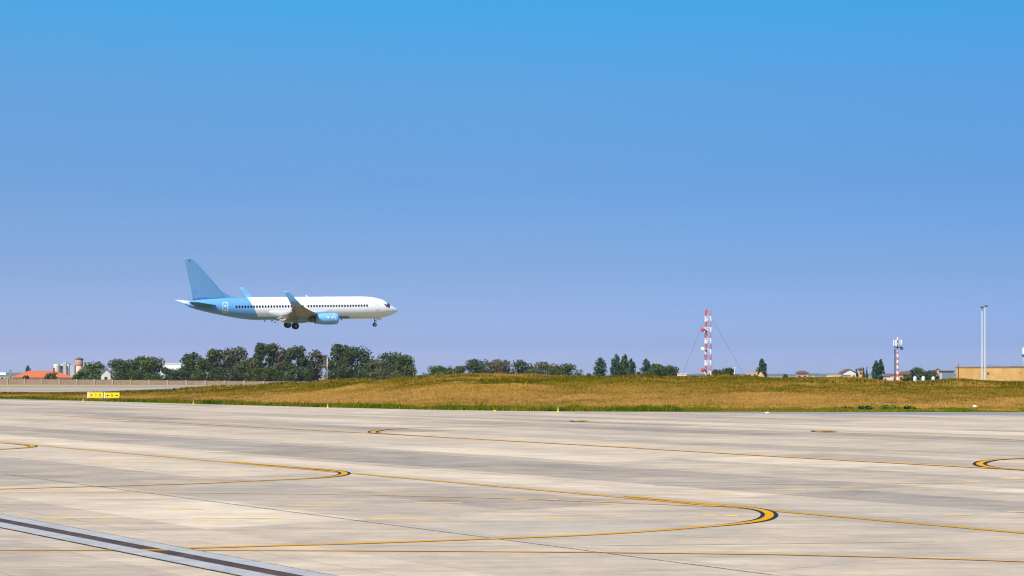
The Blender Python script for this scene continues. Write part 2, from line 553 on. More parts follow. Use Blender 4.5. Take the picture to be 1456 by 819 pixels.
# hills on the horizon
def ridge(name, u0, u1, Y, prof, m):
    n = 60
    us = np.linspace(u0, u1, n)
    b = MB()
    top = [ZT(np.interp(u, [p[0] for p in prof], [p[1] for p in prof]) + 0.5 * math.sin(u * 0.13) + 0.4 * math.sin(u * 0.37), Y) for u in us]
    vs = []
    for u, z in zip(us, top):
        x = AT(u, Y)
        vs += [(x, Y - 600, -0.5), (x, Y, max(z, 0.1)), (x, Y + 900, -0.5)]
    fs = []
    for i in range(n - 1):
        for k in (0, 1):
            fs.append((3 * i + k, 3 * i + 3 + k, 3 * i + 4 + k, 3 * i + 1 + k))
    b.add(vs, fs)
    return structure(b.build(name, m, smooth=True))
M['hill'] = mottled('wooded_hill', (0.05, 0.07, 0.05), (0.09, 0.10, 0.06), 0.004, 0.95)
ridge('hills', -300, 700, 7000, [(-300, 527), (0, 529), (60, 530), (150, 531.5), (400, 532.5), (700, 533.8)], M['hill'])
ridge('hills', 560, 1800, 8000, [(560, 533.5), (900, 532.3), (1150, 531.2), (1350, 531), (1800, 529)], M['hill'])

# ------------------------------------------------------------------ painted markings and joints on the apron
def catmull(pts, per=10):
    P = [np.array(p, float) for p in pts]
    P = [2 * P[0] - P[1]] + P + [2 * P[-1] - P[-2]]
    out = []
    for i in range(1, len(P) - 2):
        p0, p1, p2, p3 = P[i - 1:i + 3]
        t0 = 0.0
        t1 = t0 + max(np.linalg.norm(p1 - p0), 1e-6) ** 0.5
        t2 = t1 + max(np.linalg.norm(p2 - p1), 1e-6) ** 0.5
        t3 = t2 + max(np.linalg.norm(p3 - p2), 1e-6) ** 0.5
        for k in range(per):
            t = t1 + (t2 - t1) * k / per
            a1 = (t1 - t) / (t1 - t0) * p0 + (t - t0) / (t1 - t0) * p1
            a2 = (t2 - t) / (t2 - t1) * p1 + (t - t1) / (t2 - t1) * p2
            a3 = (t3 - t) / (t3 - t2) * p2 + (t - t2) / (t3 - t2) * p3
            b1 = (t2 - t) / (t2 - t0) * a1 + (t - t0) / (t2 - t0) * a2
            b2 = (t3 - t) / (t3 - t1) * a2 + (t - t1) / (t3 - t1) * a3
            out.append((t2 - t) / (t2 - t1) * b1 + (t - t1) / (t2 - t1) * b2)
    out.append(P[-2])
    return out

def stripe(name, path, width, z, m, off=0.0):
    """ribbon of the given width on the ground"""
    p = np.array(path)
    d = np.gradient(p, axis=0)
    d /= np.maximum(np.linalg.norm(d, axis=1, keepdims=True), 1e-9)
    nrm = np.stack([-d[:, 1], d[:, 0]], -1)
    width = np.broadcast_to(np.asarray(width, float), (len(p),))[:, None]
    L, Rr = p + nrm * (off + width / 2), p + nrm * (off - width / 2)
    b = MB()
    vs = [(q[0], q[1], z) for q in L] + [(q[0], q[1], z) for q in Rr]
    n = len(p)
    b.add(vs, [(n + i, n + i + 1, i + 1, i) for i in range(n - 1)])
    o = b.build(name, m)
    return structure(o)

_z = [0.004]
def marking(pix, width=0.28, edge=0.0, m='yellow', curve=True, name='taxi_line', apex=None):
    """painted guide line; the black edging is broad round the tight bend and a thin worn line elsewhere"""
    pts = [G(*q) for q in pix]
    path = catmull(pts) if curve and len(pts) > 2 else pts
    if edge:
        _z[0] += 0.0012
        if apex is None:
            stripe('line_border', path, width + 2 * edge, _z[0], M['black_paint'])
        else:
            c = np.array(G(*apex))
            d = np.array([np.linalg.norm(np.array(p) - c) for p in path])
            near = 1.0 + 0.030 * c[1]
            wid = width + 2 * (0.022 + (edge - 0.022) * np.clip((near * 1.7 - d) / (near * 0.9), 0, 1))
            stripe('line_border', path, wid, _z[0], M['black_paint'])
    _z[0] += 0.0012
    stripe(name, path, width, _z[0], M[m])

def straight(pix):
    """two-point best straight line through the sighted points"""
    p = np.array([G(*q) for q in pix])
    c = p.mean(0)
    d = np.linalg.svd(p - c)[2][0]
    s = (p - c) @ d
    n = 24
    return [c + d * q for q in np.linspace(s.min(), s.max(), n)]

def marking_path(path, width, edge, m='yellow', name='taxi_line'):
    if edge:
        _z[0] += 0.0012
        stripe('line_border', path, width + 2 * edge, _z[0], M['black_paint'])
    _z[0] += 0.0012
    stripe(name, path, width, _z[0], M[m])

# joints
for px in ([(0, 674.5), (400, 723.4), (748, 770.8), (984, 803.5), (1089, 818.5)],):
    stripe('slab_joint', straight(px), 0.055, 0.004, M['joint'])
stripe('slab_joint', straight([(170, 626.5), (420, 624.3)]), 0.10, 0.004, M['joint'])
stripe('slab_joint', straight([(400, 630.5), (486, 637), (603, 644)]), 0.06, 0.004, M['joint'])
stripe('slab_joint', straight([(930, 690.5), (1180, 688.5), (1456, 686.5)]), 0.07, 0.004, M['joint'])
stripe('slab_joint', straight([(840, 777), (1010, 773.5), (1330, 771)]), 0.03, 0.004, M['joint'])

main = straight([(0, 629.3), (52, 634.4), (200, 646.4), (495, 670.7), (750, 692.4), (890, 705.5), (1097, 725.6), (1246, 740), (1456, 761.2), (1500, 766)])
marking_path(main, 0.20, 0.045)
marking([(890, 705.6), (980, 714.2), (1040, 719.8), (1072, 723.4), (1088, 727.2), (1094, 731.5), (1091, 736.2), (1080, 740.2), (1050, 744.8), (1000, 749.3), (900, 757), (800, 762.4), (698, 766.3), (540, 771.9), (350, 777.3), (200, 781.5)], 0.20, 0.10, apex=(1096, 733))
marking([(330, 657.2), (420, 664.4), (465, 668.4), (484, 670.6), (490, 673), (487, 675.2), (474, 677.6), (445, 680.2), (350, 684.4), (285, 687.6), (152, 691.4), (0, 695.6), (-60, 697)], 0.20, 0.10, apex=(489, 673))
marking([(-60, 624.8), (0, 629.6), (30, 632.2), (43, 633.6), (47, 634.8), (43, 636), (30, 637.3), (0, 639.3), (-60, 642)], 0.22, 0.09, apex=(46, 634.8))
marking([(-20, 783.2), (175, 783.2), (400, 783.4), (750, 785.2), (1056, 788.4), (1100, 789), (1300, 794), (1480, 800)], 0.11, 0.0)
marking([(-20, 701), (150, 700.8), (400, 702.4), (560, 705), (750, 710.3), (890, 715.6), (1000, 719.8), (1040, 720.9)], 0.11, 0.0, 'yellow_thin')
marking([(60, 590), (117, 593), (221, 599.5), (375, 608), (518, 615.6), (700, 625.7), (900, 637), (1100, 649), (1300, 660.2), (1456, 668.6), (1500, 671)], 0.34, 0.05, 'yellow_thin')
marking([(760, 605.6), (714, 606.3), (603, 608.0), (556, 610.2), (536, 612.6), (530, 614.4), (534, 616), (560, 617.8), (620, 621)], 0.28, 0.16, apex=(530, 614.4))
marking([(1500, 650), (1456, 651.8), (1420, 653.8), (1402, 656), (1394, 658.6), (1393, 660.6), (1399, 663.2), (1416, 666), (1456, 668.9), (1500, 671.4)], 0.24, 0.12, apex=(1393, 660))
marking([(1186, 613.7), (1174, 613.2), (1165, 613.0), (1162, 613.6), (1168, 614.3), (1182, 614.9)], 0.36, 0.2)
marking([(1182, 614.9), (1260, 617.6), (1330, 620.2), (1456, 626)], 0.22, 0, 'yellow_thin')
marking([(834, 598.7), (821, 598.5), (818.5, 599.0), (823, 599.5), (833, 599.9)], 0.40, 0.24)
marking([(833, 599.9), (850, 600.6), (960, 604.5), (1120, 609.8)], 0.16, 0, 'yellow_faded')
for (u0, v0, u1, v1) in ((126, 654.4, 164, 655), (199, 657, 224, 657.4), (240, 724.5, 288, 724.3), (63, 737, 158, 737), (278, 737, 400, 737), (407, 719.7, 495, 719.6), (590, 715.2, 657, 715), (529, 737.4, 644, 737.3),
                         (730, 710.4, 792, 710.8), (827, 715.5, 877, 715.9), (991, 701.6, 1043, 701.3), (999, 733, 1019, 733), (1032, 733.3, 1049, 733.3), (763, 737, 877, 737), (1342, 732.6, 1383, 732.2), (1103, 697, 1145, 696.6),
                         (1195, 693.2, 1233, 692.8), (1277, 689.2, 1318, 688.8), (1353, 685.6, 1394, 685.2), (1424, 681.2, 1451, 680.8), (1432, 727.8, 1475, 727.2), (844, 612, 863, 612), (1280, 738.6, 1297, 738.2), (30, 654, 70, 653.6), (735, 634.5, 760, 634.8), (1180, 642.5, 1225, 642.5), (1225, 604, 1260, 604.2)):
    a, c = G(u0, v0), G(u1, v1)
    stripe('faded_dash', [a, ((a[0] + c[0]) / 2, (a[1] + c[1]) / 2), c], 0.16 if v0 > 690 else 0.25, 0.005, M['yellow_faded'])

# drain channel across the near apron: pale concrete margins either side of a rusty slotted iron grate
A2 = np.array(AX)
B2 = np.array(BX)
def lane_strip(name, b0, b1, a0, a1, z, m):
    stripe(name, [A2 * q + B2 * (b0 + b1) / 2 for q in (a0, (a0 + a1) / 2, a1)], abs(b1 - b0), z, m)
def grate_material():
    t = NT('rusty_drain_grate')
    x, y, z = t.sep(t.coord())
    a = t.math('ADD', t.math('MULTIPLY', x, AX[0]), t.math('MULTIPLY', y, AX[1]))
    fr = t.math('FRACT', t.math('MULTIPLY', a, 12.0))
    n = t.noise(t.coord(), 2.2, 5, 0.7)
    c = t.mix(t.ramp(n, [(0.35, 0.0), (0.7, 1.0)]), (0.060, 0.034, 0.028), (0.17, 0.095, 0.065))
    t.color(t.mix(t.math('MULTIPLY', t.math('GREATER_THAN', fr, 0.55), 0.75), c, (0.015, 0.013, 0.014)))
    return t.set(0.75, 0.3, 0.4)
M['grate'] = grate_material()
lane_strip('drain_margin', 12.68, 13.11, -150, 20, 0.018, M['gutter'])
lane_strip('drain_margin', 13.45, 13.84, -150, 20, 0.018, M['gutter'])
lane_strip('drain_grate', 13.12, 13.44, -150, 20, 0.014, M['grate'])
for q in (12.66, 13.86):
    lane_strip('slab_joint', q - 0.018, q + 0.018, -150, 20, 0.020, M['joint'])
# the thin yellow line where it was painted across the grate
p = G(218, 782.9)
stripe('taxi_line', [G(200, 782.9), p, G(240, 782.9)], 0.085, 0.021, M['yellow_thin'])

# ------------------------------------------------------------------ the airliner
ORG = 19.0                      # local x = ORG - station measured from the nose
def pchip(x, y):
    x, y = np.array(x, float), np.array(y, float)
    h = np.diff(x)
    d = np.diff(y) / h
    m = np.zeros_like(y)
    for i in range(1, len(x) - 1):
        if d[i - 1] * d[i] > 0:
            w1, w2 = 2 * h[i] + h[i - 1], h[i] + 2 * h[i - 1]
            m[i] = (w1 + w2) / (w1 / d[i - 1] + w2 / d[i])
    m[0], m[-1] = d[0], d[-1]
    def f(q):
        q = np.asarray(q, float)
        i = np.clip(np.searchsorted(x, q) - 1, 0, len(x) - 2)
        t = (q - x[i]) / h[i]
        return ((1 + 2 * t) * (1 - t) ** 2 * y[i] + t * (1 - t) ** 2 * h[i] * m[i] + t * t * (3 - 2 * t) * y[i + 1] + t * t * (t - 1) * h[i] * m[i + 1])
    return f
BODY = [  # station, top, bottom, half width
    (-0.10, -0.57, -0.62, 0.02), (0.0, -0.46, -0.72, 0.11), (0.04, -0.41, -0.76, 0.17), (0.12, -0.28, -0.90, 0.33), (0.3, -0.14, -1.03, 0.50), (0.6, 0.03, -1.16, 0.68), (1.1, 0.33, -1.37, 0.97), (1.5, 0.58, -1.50, 1.15),
    (2.0, 0.96, -1.64, 1.33), (2.8, 1.40, -1.82, 1.54), (3.65, 1.66, -1.93, 1.68), (4.9, 1.88, -2.00, 1.80), (6.7, 1.99, -2.01, 1.87), (9.0, 2.0, -2.01, 1.88), (25.5, 2.0, -2.01, 1.88),
    (28.0, 1.97, -1.80, 1.82), (30.0, 1.93, -1.47, 1.66), (32.0, 1.87, -1.06, 1.40), (34.0, 1.76, -0.62, 1.04), (35.7, 1.62, -0.18, 0.70), (36.9, 1.42, 0.20, 0.44), (37.6, 1.20, 0.48, 0.26), (37.85, 1.0, 0.66, 0.12)]
f_top, f_bot, f_hw = (pchip([q[0] for q in BODY], [q[k] for q in BODY]) for k in (1, 2, 3))
def skin(s, phi, out=0.0):
    """point of the fuselage skin; phi from the crown, positive to the right side (-y)"""
    zc, rz, hw = (f_top(s) + f_bot(s)) / 2, (f_top(s) - f_bot(s)) / 2, f_hw(s)
    return (ORG - float(s), -float((hw + out) * math.sin(phi)), float(zc + (rz + out) * math.cos(phi)))
def skin_z(s, z, side, out=0.0):
    zc, rz = (f_top(s) + f_bot(s)) / 2, (f_top(s) - f_bot(s)) / 2
    return skin(s, side * math.acos(max(-1, min(1, float((z - zc) / rz)))), out)

PAINT_BLUE = (0.125, 0.320, 0.600)
def livery():
    t = NT('airliner_livery')
    x, y, z = t.sep(t.coord())
    s = t.math('SUBTRACT', ORG, x)
    tail = t.math('GREATER_THAN', t.math('SUBTRACT', s, t.math('MULTIPLY', z, 0.5)), 26.4)
    front = t.math('ADD', 9.15, t.math('MULTIPLY', t.math('POWER', t.math('MAXIMUM', t.math('ADD', z, 1.75), 0.0), 2.0), 3.0))
    belly = t.math('MULTIPLY', t.math('LESS_THAN', z, -1.36), t.math('GREATER_THAN', s, front))
    blue = t.math('MAXIMUM', tail, belly)
    n = t.noise(t.mapping(t.coord(), (0.4, 1, 1)), 1.4, 5, 0.6)
    w = t.mix(t.ramp(n, [(0.3, 0.0), (0.7, 1.0)]), (0.84, 0.835, 0.82), (0.78, 0.775, 0.76))
    bl = t.mix(t.ramp(n, [(0.3, 0.0), (0.7, 1.0)]), PAINT_BLUE, (0.10, 0.305, 0.60))
    # grime along the keel
    g = t.math('MULTIPLY', t.ramp(t.noise(t.mapping(t.coord(), (0.25, 1, 1)), 2.0, 5, 0.65), [(0.45, 0.0), (0.75, 1.0)]), t.math('LESS_THAN', z, -1.3))
    c = t.mix(blue, w, bl)
    c = t.mix(t.math('MULTIPLY', g, 0.35), c, (0.30, 0.22, 0.16))
    # panel joints
    fr = t.math('FRACT', t.math('DIVIDE', s, 2.54))
    c = t.mix(t.math('MULTIPLY', t.math('LESS_THAN', fr, 0.012), 0.18), c, (0.2, 0.2, 0.2))
    t.color(c)
    t.b.inputs['Coat Weight'].default_value = 0.5
    t.b.inputs['Coat Roughness'].default_value = 0.12
    return t.set(0.35, 0, 0.5)
M['livery'] = livery()
def gloss(name, c, c2, rough=0.35, metal=0.0):
    m = mottled(name, c, c2, 1.2, rough, metal, 0.5)
    if not metal:
        m.node_tree.nodes['Principled BSDF'].inputs['Coat Weight'].default_value = 0.4
    return m
M['pale_blue'] = gloss('pale_blue_paint', (0.175, 0.42, 0.72), (0.155, 0.385, 0.67))
M['fin_blue'] = gloss('fin_blue_paint', (0.125, 0.285, 0.500), (0.105, 0.255, 0.455))
M['wing_grey'] = mottled('wing_grey_paint', (0.35, 0.335, 0.315), (0.25, 0.235, 0.22), 1.2, 0.6, 0, 0.3)
M['stab_blue'] = mottled('matte_blue_paint', (0.075, 0.235, 0.50), (0.065, 0.21, 0.46), 1.2, 0.7, 0, 0.15)
M['plane_white'] = gloss('airliner_white_paint', (0.80, 0.80, 0.79), (0.74, 0.74, 0.73))
M['window'] = mottled('cabin_window_glass', (0.006, 0.008, 0.014), (0.01, 0.012, 0.018), 3, 0.5, 0, 0.1)
M['visor'] = mottled('cockpit_glass', (0.012, 0.012, 0.016), (0.05, 0.012, 0.018), 2.2, 0.08, 0, 0.7)
M['tyre'] = mottled('tyre_rubber', (0.012, 0.012, 0.013), (0.022, 0.022, 0.022), 4, 0.85)
M['hub'] = mottled('wheel_hub_metal', (0.42, 0.42, 0.42), (0.3, 0.3, 0.3), 4, 0.4, 0.4)
M['nozzle'] = mottled('exhaust_metal', (0.20, 0.15, 0.11), (0.14, 0.105, 0.08), 3, 0.4, 0.7)
M['strut'] = mottled('landing_gear_paint', (0.20, 0.20, 0.20), (0.12, 0.12, 0.12), 4, 0.5)
M['door_line'] = mottled('door_outline_white', (0.78, 0.79, 0.80), (0.70, 0.72, 0.74), 4, 0.5)
M['door_grey'] = mottled('door_outline_grey', (0.34, 0.34, 0.35), (0.40, 0.40, 0.40), 4, 0.5)
M['fan'] = mottled('fan_blade_metal', (0.05, 0.05, 0.055), (0.09, 0.09, 0.09), 5, 0.4, 0.6)

HEAD, PITCH, ROLL = 0.3677, 0.0237, 0.0662
NOSE = Vector((-20.66, 303.7, 15.49))
rot = Matrix.Rotation(HEAD, 3, 'Z') @ Matrix.Rotation(-PITCH, 3, 'Y') @ Matrix.Rotation(ROLL, 3, 'X')
plane = empty('airliner', (0, 0, 0))
tag(plane, 'white and pale blue twin-engine passenger jet flying low with its wheels down', 'airplane')
plane.rotation_euler = rot.to_euler()
plane.location = NOSE - rot @ Vector((ORG, 0, 0))

st = np.unique(np.concatenate([np.linspace(-0.1, 0.3, 9), np.linspace(0.3, 6.7, 33), np.linspace(6.7, 25.5, 26), np.linspace(25.5, 37.85, 34)]))
NS = 64
b = MB()
vs = [skin(s, 2 * math.pi * i / NS) for s in st for i in range(NS)]
fs = [(k * NS + i, k * NS + (i + 1) % NS, (k + 1) * NS + (i + 1) % NS, (k + 1) * NS + i) for k in range(len(st) - 1) for i in range(NS)]
fs += [tuple(range(NS - 1, -1, -1)), tuple((len(st) - 1) * NS + i for i in range(NS))]
b.add(vs, fs)
def fix_normals(o):
    import bmesh
    bm = bmesh.new()
    bm.from_mesh(o.data)
    bmesh.ops.recalc_face_normals(bm, faces=bm.faces)
    bm.to_mesh(o.data)
    bm.free()
    return o
fuselage = fix_normals(b.build('fuselage', M['livery'], plane, True))
b = MB()
b.lathe([(ORG - 37.83, 0.13), (ORG - 38.05, 0.11)], (0, 0, 0.83), 'x', 14)
b.build('exhaust_outlet', M['dark'], plane)

# belly fairing
b = MB()
vs, fs = [], []
ss = np.linspace(12.6, 24.6, 26)
for s in ss:
    q = (s - 12.6) / 12.0
    k = max(0.02, math.sin(math.pi * min(max(q, 0), 1)) ** 0.45)
    for i in range(25):
        a = -1 + 2 * i / 24
        an = a * math.pi / 2 * 1.08
        hw = 1.55 + 0.62 * k
        dz = 1.35 + 1.05 * k
        vs.append((ORG - s, -hw * math.sin(an), -0.30 - (dz * k + 0.5 * (1 - k)) * max(math.cos(an), 0) ** 0.75 if k > 0.05 else -0.9))
n = 25
for k in range(len(ss) - 1):
    for i in range(n - 1):
        fs.append((k * n + i, k * n + i + 1, (k + 1) * n + i + 1, (k + 1) * n + i))
b.add(vs, fs)
fix_normals(b.build('belly_fairing', M['livery'], plane, True))

# cabin windows: a row on each side
def rounded(cx, cz, w, h, n=3):
    r = min(w, h) * 0.42
    pts = []
    for (sx, sz, a0) in ((1, 1, 0), (-1, 1, 90), (-1, -1, 180), (1, -1, 270)):
        for k in range(n + 1):
            a = R(a0 + 90 * k / n)
            pts.append((cx + sx * (w / 2 - r) + r * math.cos(a), cz + sz * (h / 2 - r) + r * math.sin(a)))
    return pts
def skin_patch(b, pts, side, out):
    """small panel lying on the skin, its face following the curvature"""
    c = np.mean(np.array(pts), axis=0)
    rings = []
    for k, o in ((1.0, out), (0.5, out), (1.0, -0.02)):
        rings.append([skin_z(c[0] + (s - c[0]) * k, c[1] + (z - c[1]) * k, side, o) for s, z in pts])
    m = len(pts)
    vs = rings[0] + rings[1] + rings[2] + [skin_z(c[0], c[1], side, out)]
    f = []
    for i in range(m):
        j = (i + 1) % m
        f += [(i, j, m + j, m + i), (m + i, m + j, 3 * m), (2 * m + i, 2 * m + j, j, i)]
    b.add(vs, f)
sw = 6.15
stations = []
while sw < 29.6:
    if not (17.05 < sw < 17.45):
        stations.append(sw)
    sw += 0.508
for side in (1, -1):
    for s in stations:
        b = MB()
        skin_patch(b, rounded(s, 0.40, 0.32, 0.45), side, 0.010)
        b.build('cabin_window', M['window'], plane)

# cockpit glazing: three panes a side, following the skin
def pane(corners, side):
    b = MB()
    c = [np.array(q, float) for q in corners]
    N = 5
    vs, fs = [], []
    for i in range(N + 1):
        for j in range(N + 1):
            u, v = i / N, j / N
            p = (c[0] * (1 - u) + c[1] * u) * (1 - v) + (c[3] * (1 - u) + c[2] * u) * v
            vs.append(skin(p[0], side * p[1], 0.008))
    for i in range(N):
        for j in range(N):
            a = i * (N + 1) + j
            fs.append((a, a + 1, a + N + 2, a + N + 1))
    b.add(vs, fs)
    return fix_normals(b.build('cockpit_window', M['visor'], plane, True))
for side in (1, -1):
    pane([(1.46, 0.05), (1.55, 0.74), (2.06, 0.62), (2.00, 0.05)], side)
    pane([(1.55, 0.80), (1.84, 1.34), (2.34, 1.02), (2.14, 0.68)], side)
    pane([(1.90, 1.36), (2.46, 1.30), (2.98, 0.96), (2.42, 1.00)], side)

# doors: outline frames on the skin
def dense_rect(s0, s1, z0, z1, r, w):
    """outline of a door: matching outer and inner rings, finely divided so they follow the skin"""
    def ring(k):
        a0, a1, b0, b1, rr = s0 + k, s1 - k, z0 + k, z1 - k, max(r - k, 0.01)
        pts = []
        for (cx, cz, an) in ((a1 - rr, b1 - rr, 0), (a0 + rr, b1 - rr, 90), (a0 + rr, b0 + rr, 180), (a1 - rr, b0 + rr, 270)):
            for i in range(4):
                q = R(an + 30 * i)
                pts.append((cx + rr * math.cos(q), cz + rr * math.sin(q)))
        out = []
        for i in range(len(pts)):
            p, q = np.array(pts[i]), np.array(pts[(i + 1) % len(pts)])
            for j in range(8):
                out.append(tuple(p + (q - p) * j / 8))
        return out
    return ring(0), ring(w)
def door(name, s0, s1, z0, z1, side, m, w=0.07):
    b = MB()
    o, i_ = dense_rect(s0, s1, z0, z1, 0.16, w)
    n = len(o)
    b.add([skin_z(s, z, side, 0.012) for s, z in o] + [skin_z(s, z, side, 0.012) for s, z in i_], [(k, (k + 1) % n, n + (k + 1) % n, n + k) for k in range(n)])
    return fix_normals(b.build(name, m, plane))
for side in (1, -1):
    d = door('rear_door', 30.95, 31.85, -0.65, 1.15, side, M['door_line'], 0.085)
    b = MB()
    skin_patch(b, rounded(31.4, 0.55, 0.26, 0.34), side, 0.008)
    b.build('door_window', M['door_line'], d)
    b = MB()
    skin_patch(b, rounded(31.4, -0.25, 0.34, 0.14), side, 0.008)
    b.build('door_handle', M['door_line'], d)
    d = door('front_door', 3.72, 4.55, -0.75, 1.05, side, M['door_grey'], 0.018)
    b = MB()
    skin_patch(b, rounded(4.15, -0.42, 0.60, 0.10), side, 0.008)
    b.build('door_sill', M['door_grey'], d)
    b = MB()
    skin_patch(b, rounded(4.15, 0.52, 0.24, 0.22), side, 0.008)
    b.build('door_window', M['door_grey'], d)
    b = MB()
    skin_patch(b, rounded(6.35, -0.33, 0.12, 0.14), side, 0.008)
    b.build('static_port', M['door_grey'], plane)
    b = MB()
    skin_patch(b, rounded(0.95, -0.25, 0.12, 0.10), side, 0.01)
    b.build('pitot_probe', M['door_grey'], plane)

# aerofoil lofts
CH = [0.0, 0.012, 0.05, 0.12, 0.25, 0.4, 0.55, 0.7, 0.85, 1.0]
TU = [0.0, 0.16, 0.30, 0.42, 0.5, 0.49, 0.42, 0.30, 0.155, 0.01]
def loft(name, secs, m, parent, smooth=True, camber=0.0):
    """sections: leading edge point (s, y, z), chord, thickness ratio, thickness direction (y, z), tilt of the chord"""
    b = MB()
    vs = []
    for (s, y, z, c, th, nd, tilt) in secs:
        up = [(q, th * t + camber * math.sin(math.pi * q)) for q, t in zip(CH, TU)]
        lo = [(q, -th * t * 0.9 + camber * math.sin(math.pi * q)) for q, t in zip(CH, TU)][1:-1]
        ring = up + lo[::-1]
        for q, t in ring:
            dx, dn = q * c, t * c
            vs.append((ORG - (s + dx * math.cos(tilt) + dn * math.sin(tilt) * 0), y + nd[0] * (dn - dx * math.sin(tilt)), z + nd[1] * (dn - dx * math.sin(tilt))))
    n = len(CH) * 2 - 2
    fs = [(k * n + i, k * n + (i + 1) % n, (k + 1) * n + (i + 1) % n, (k + 1) * n + i) for k in range(len(secs) - 1) for i in range(n)]
    fs += [tuple(range(n)), tuple((len(secs) - 1) * n + i for i in range(n))]
    b.add(vs, fs)
    return fix_normals(b.build(name, m, parent, smooth))

def wing_z(y):
    q = max(0.0, y - 1.5)
    return -1.28 + 0.100 * q + 0.0032 * q * q
for side in (-1, 1):          # -1 is the right wing, nearest the camera
    Y0 = lambda y: side * y
    UPV = (0.0, 1.0)
    secs = []
    for y, le, c, th in ((0.6, 13.2, 8.4, .13), (1.9, 14.2, 7.2, .13), (3.6, 15.15, 5.9, .125), (5.8, 16.35, 4.75, .12), (9.0, 17.95, 3.75, .11), (13.0, 19.9, 2.65, .105), (16.2, 21.45, 1.85, .10)):
        secs.append((le, Y0(y), wing_z(y), c, th, UPV, R(1.0)))
    wing = loft('wing', secs, M['wing_grey'], plane, camber=0.012)
    # the winglet turns up out of the tip
    z0 = wing_z(16.2)
    secs = []
    for k, (dy, dz, le, c) in enumerate(((0.0, 0.0, 21.45, 1.85), (0.35, 0.07, 21.60, 1.80), (0.65, 0.22, 21.85, 1.72), (0.88, 0.48, 22.12, 1.64), (1.05, 0.95, 22.60, 1.42), (1.18, 1.55, 23.20, 1.16), (1.30, 2.2, 23.85, 0.90), (1.36, 2.5, 24.18, 0.70))):
        cant = R([4, 18, 40, 65, 77, 79, 80, 80][k])
        secs.append((le + 0.02, Y0(16.2 + dy), z0 + dz + 0.002, c, 0.085, (-side * math.sin(cant), math.cos(cant)), 0.0))
    loft('winglet', secs, M['pale_blue'], wing)
    # flaps lowered for landing
    for (y0, y1, s0, s1, c0, c1) in ((2.25, 5.55, 20.55, 20.35, 1.75, 1.45), (5.95, 12.3, 20.55, 21.95, 1.15, 0.85)):
        secs = []
        for k in range(5):
            t = k / 4
            y = y0 + (y1 - y0) * t
            secs.append((s0 + (s1 - s0) * t - 0.1, Y0(y), wing_z(y) - 0.16, c0 + (c1 - c0) * t, 0.12, UPV, R(24)))
        f = loft('flap', secs, M['wing_grey'], wing)
        secs = []
        for k in range(5):
            t = k / 4
            y = y0 + (y1 - y0) * t
            c = c0 + (c1 - c0) * t
            secs.append((s0 + (s1 - s0) * t - 0.05 + c * 0.84, Y0(y), wing_z(y) - 0.19 - c * 0.36, c * 0.42, 0.12, UPV, R(36)))
        loft('flap_tab', secs, M['wing_grey'], f)
    # slats drooped along the leading edge
    secs = []
    for y in (6.2, 8.5, 11.0, 13.5, 15.6):
        le = 16.35 + (y - 5.8) * 0.4905
        secs.append((le - 0.30, Y0(y), wing_z(y) - 0.20, 0.55 - 0.015 * y, 0.22, UPV, R(-22)))
    loft('slat', secs, M['wing_grey'], wing)
    # flap track fairings
    for y, ln in ((3.7, 3.0), (7.7, 3.4), (10.8, 2.9)):
        b = MB()
        le = 19.6 + (y - 3.7) * 0.22
        prof = [(-0.0, 0.03), (0.08, 0.12), (0.22, 0.24), (0.45, 0.30), (0.7, 0.24), (0.9, 0.12), (1.0, 0.02)]
        vs, fs = [], []
        for q, r in prof:
            x = le + q * ln
            zc = wing_z(y) - 0.30 - 0.30 * max(0, q - 0.25) * ln * 0.9
            for i in range(12):
                a = 2 * math.pi * i / 12
                vs.append((ORG - x, Y0(y) + r * 0.75 * math.cos(a), zc + r * 1.25 * math.sin(a)))
        for k in range(len(prof) - 1):
            for i in range(12):
                fs.append((k * 12 + i, k * 12 + (i + 1) % 12, (k + 1) * 12 + (i + 1) % 12, (k + 1) * 12 + i))
        fs += [tuple(range(12)), tuple(range(72, 84))]
        b.add(vs, fs)
        fix_normals(b.build('flap_track_fairing', M['wing_grey'], wing, True))
    # engine
    ey, ez = Y0(4.83), -1.78
    b = MB()
    prof = [(12.45, 0.80), (12.38, 0.86), (12.40, 0.93), (12.6, 0.99), (13.1, 1.05), (14.0, 1.08), (15.0, 1.04), (15.9, 0.94), (16.45, 0.86), (16.45, 0.80), (15.0, 0.80), (13.4, 0.78), (12.45, 0.80)]
    b.lathe([(ORG - s, r) for s, r in prof], (0, ey, ez), 'x', 40, caps=(False, False))
    # flatten the underside of the cowl
    b.v = [(p[0], p[1], p[2] if p[2] > ez else ez + (p[2] - ez) * 0.92) for p in b.v]
    eng = fix_normals(b.build('engine', M['pale_blue'], plane, True))
    b = MB()
    ring = []
    for s, r in ((12.72, 1.022), (12.80, 1.032)):
        for i in range(40):
            a = 2 * math.pi * i / 40
            zz = math.sin(a)
            sx = s + 0.45 * (zz * 0.5 + 0.5)
            rr = np.interp(sx, [12.6, 13.1, 14.0], [1.0, 1.06, 1.088])
            ring.append((ORG - sx, ey + rr * math.cos(a), ez + rr * zz * (1 if zz > 0 else 0.93)))
    b.add(ring, [(i, (i + 1) % 40, 40 + (i + 1) % 40, 40 + i) for i in range(40)])
    fix_normals(b.build('cowl_band', M['plane_white'], eng, True))
    b = MB()
    b.lathe([(ORG - 13.35, 0.02), (ORG - 13.36, 0.78)], (0, ey, ez), 'x', 32, caps=(True, False))
    b.lathe([(ORG - 12.85, 0.02), (ORG - 13.05, 0.14), (ORG - 13.34, 0.25)], (0, ey, ez), 'x', 20, caps=(True, False))
    b.build('fan', M['fan'], eng)
    b = MB()
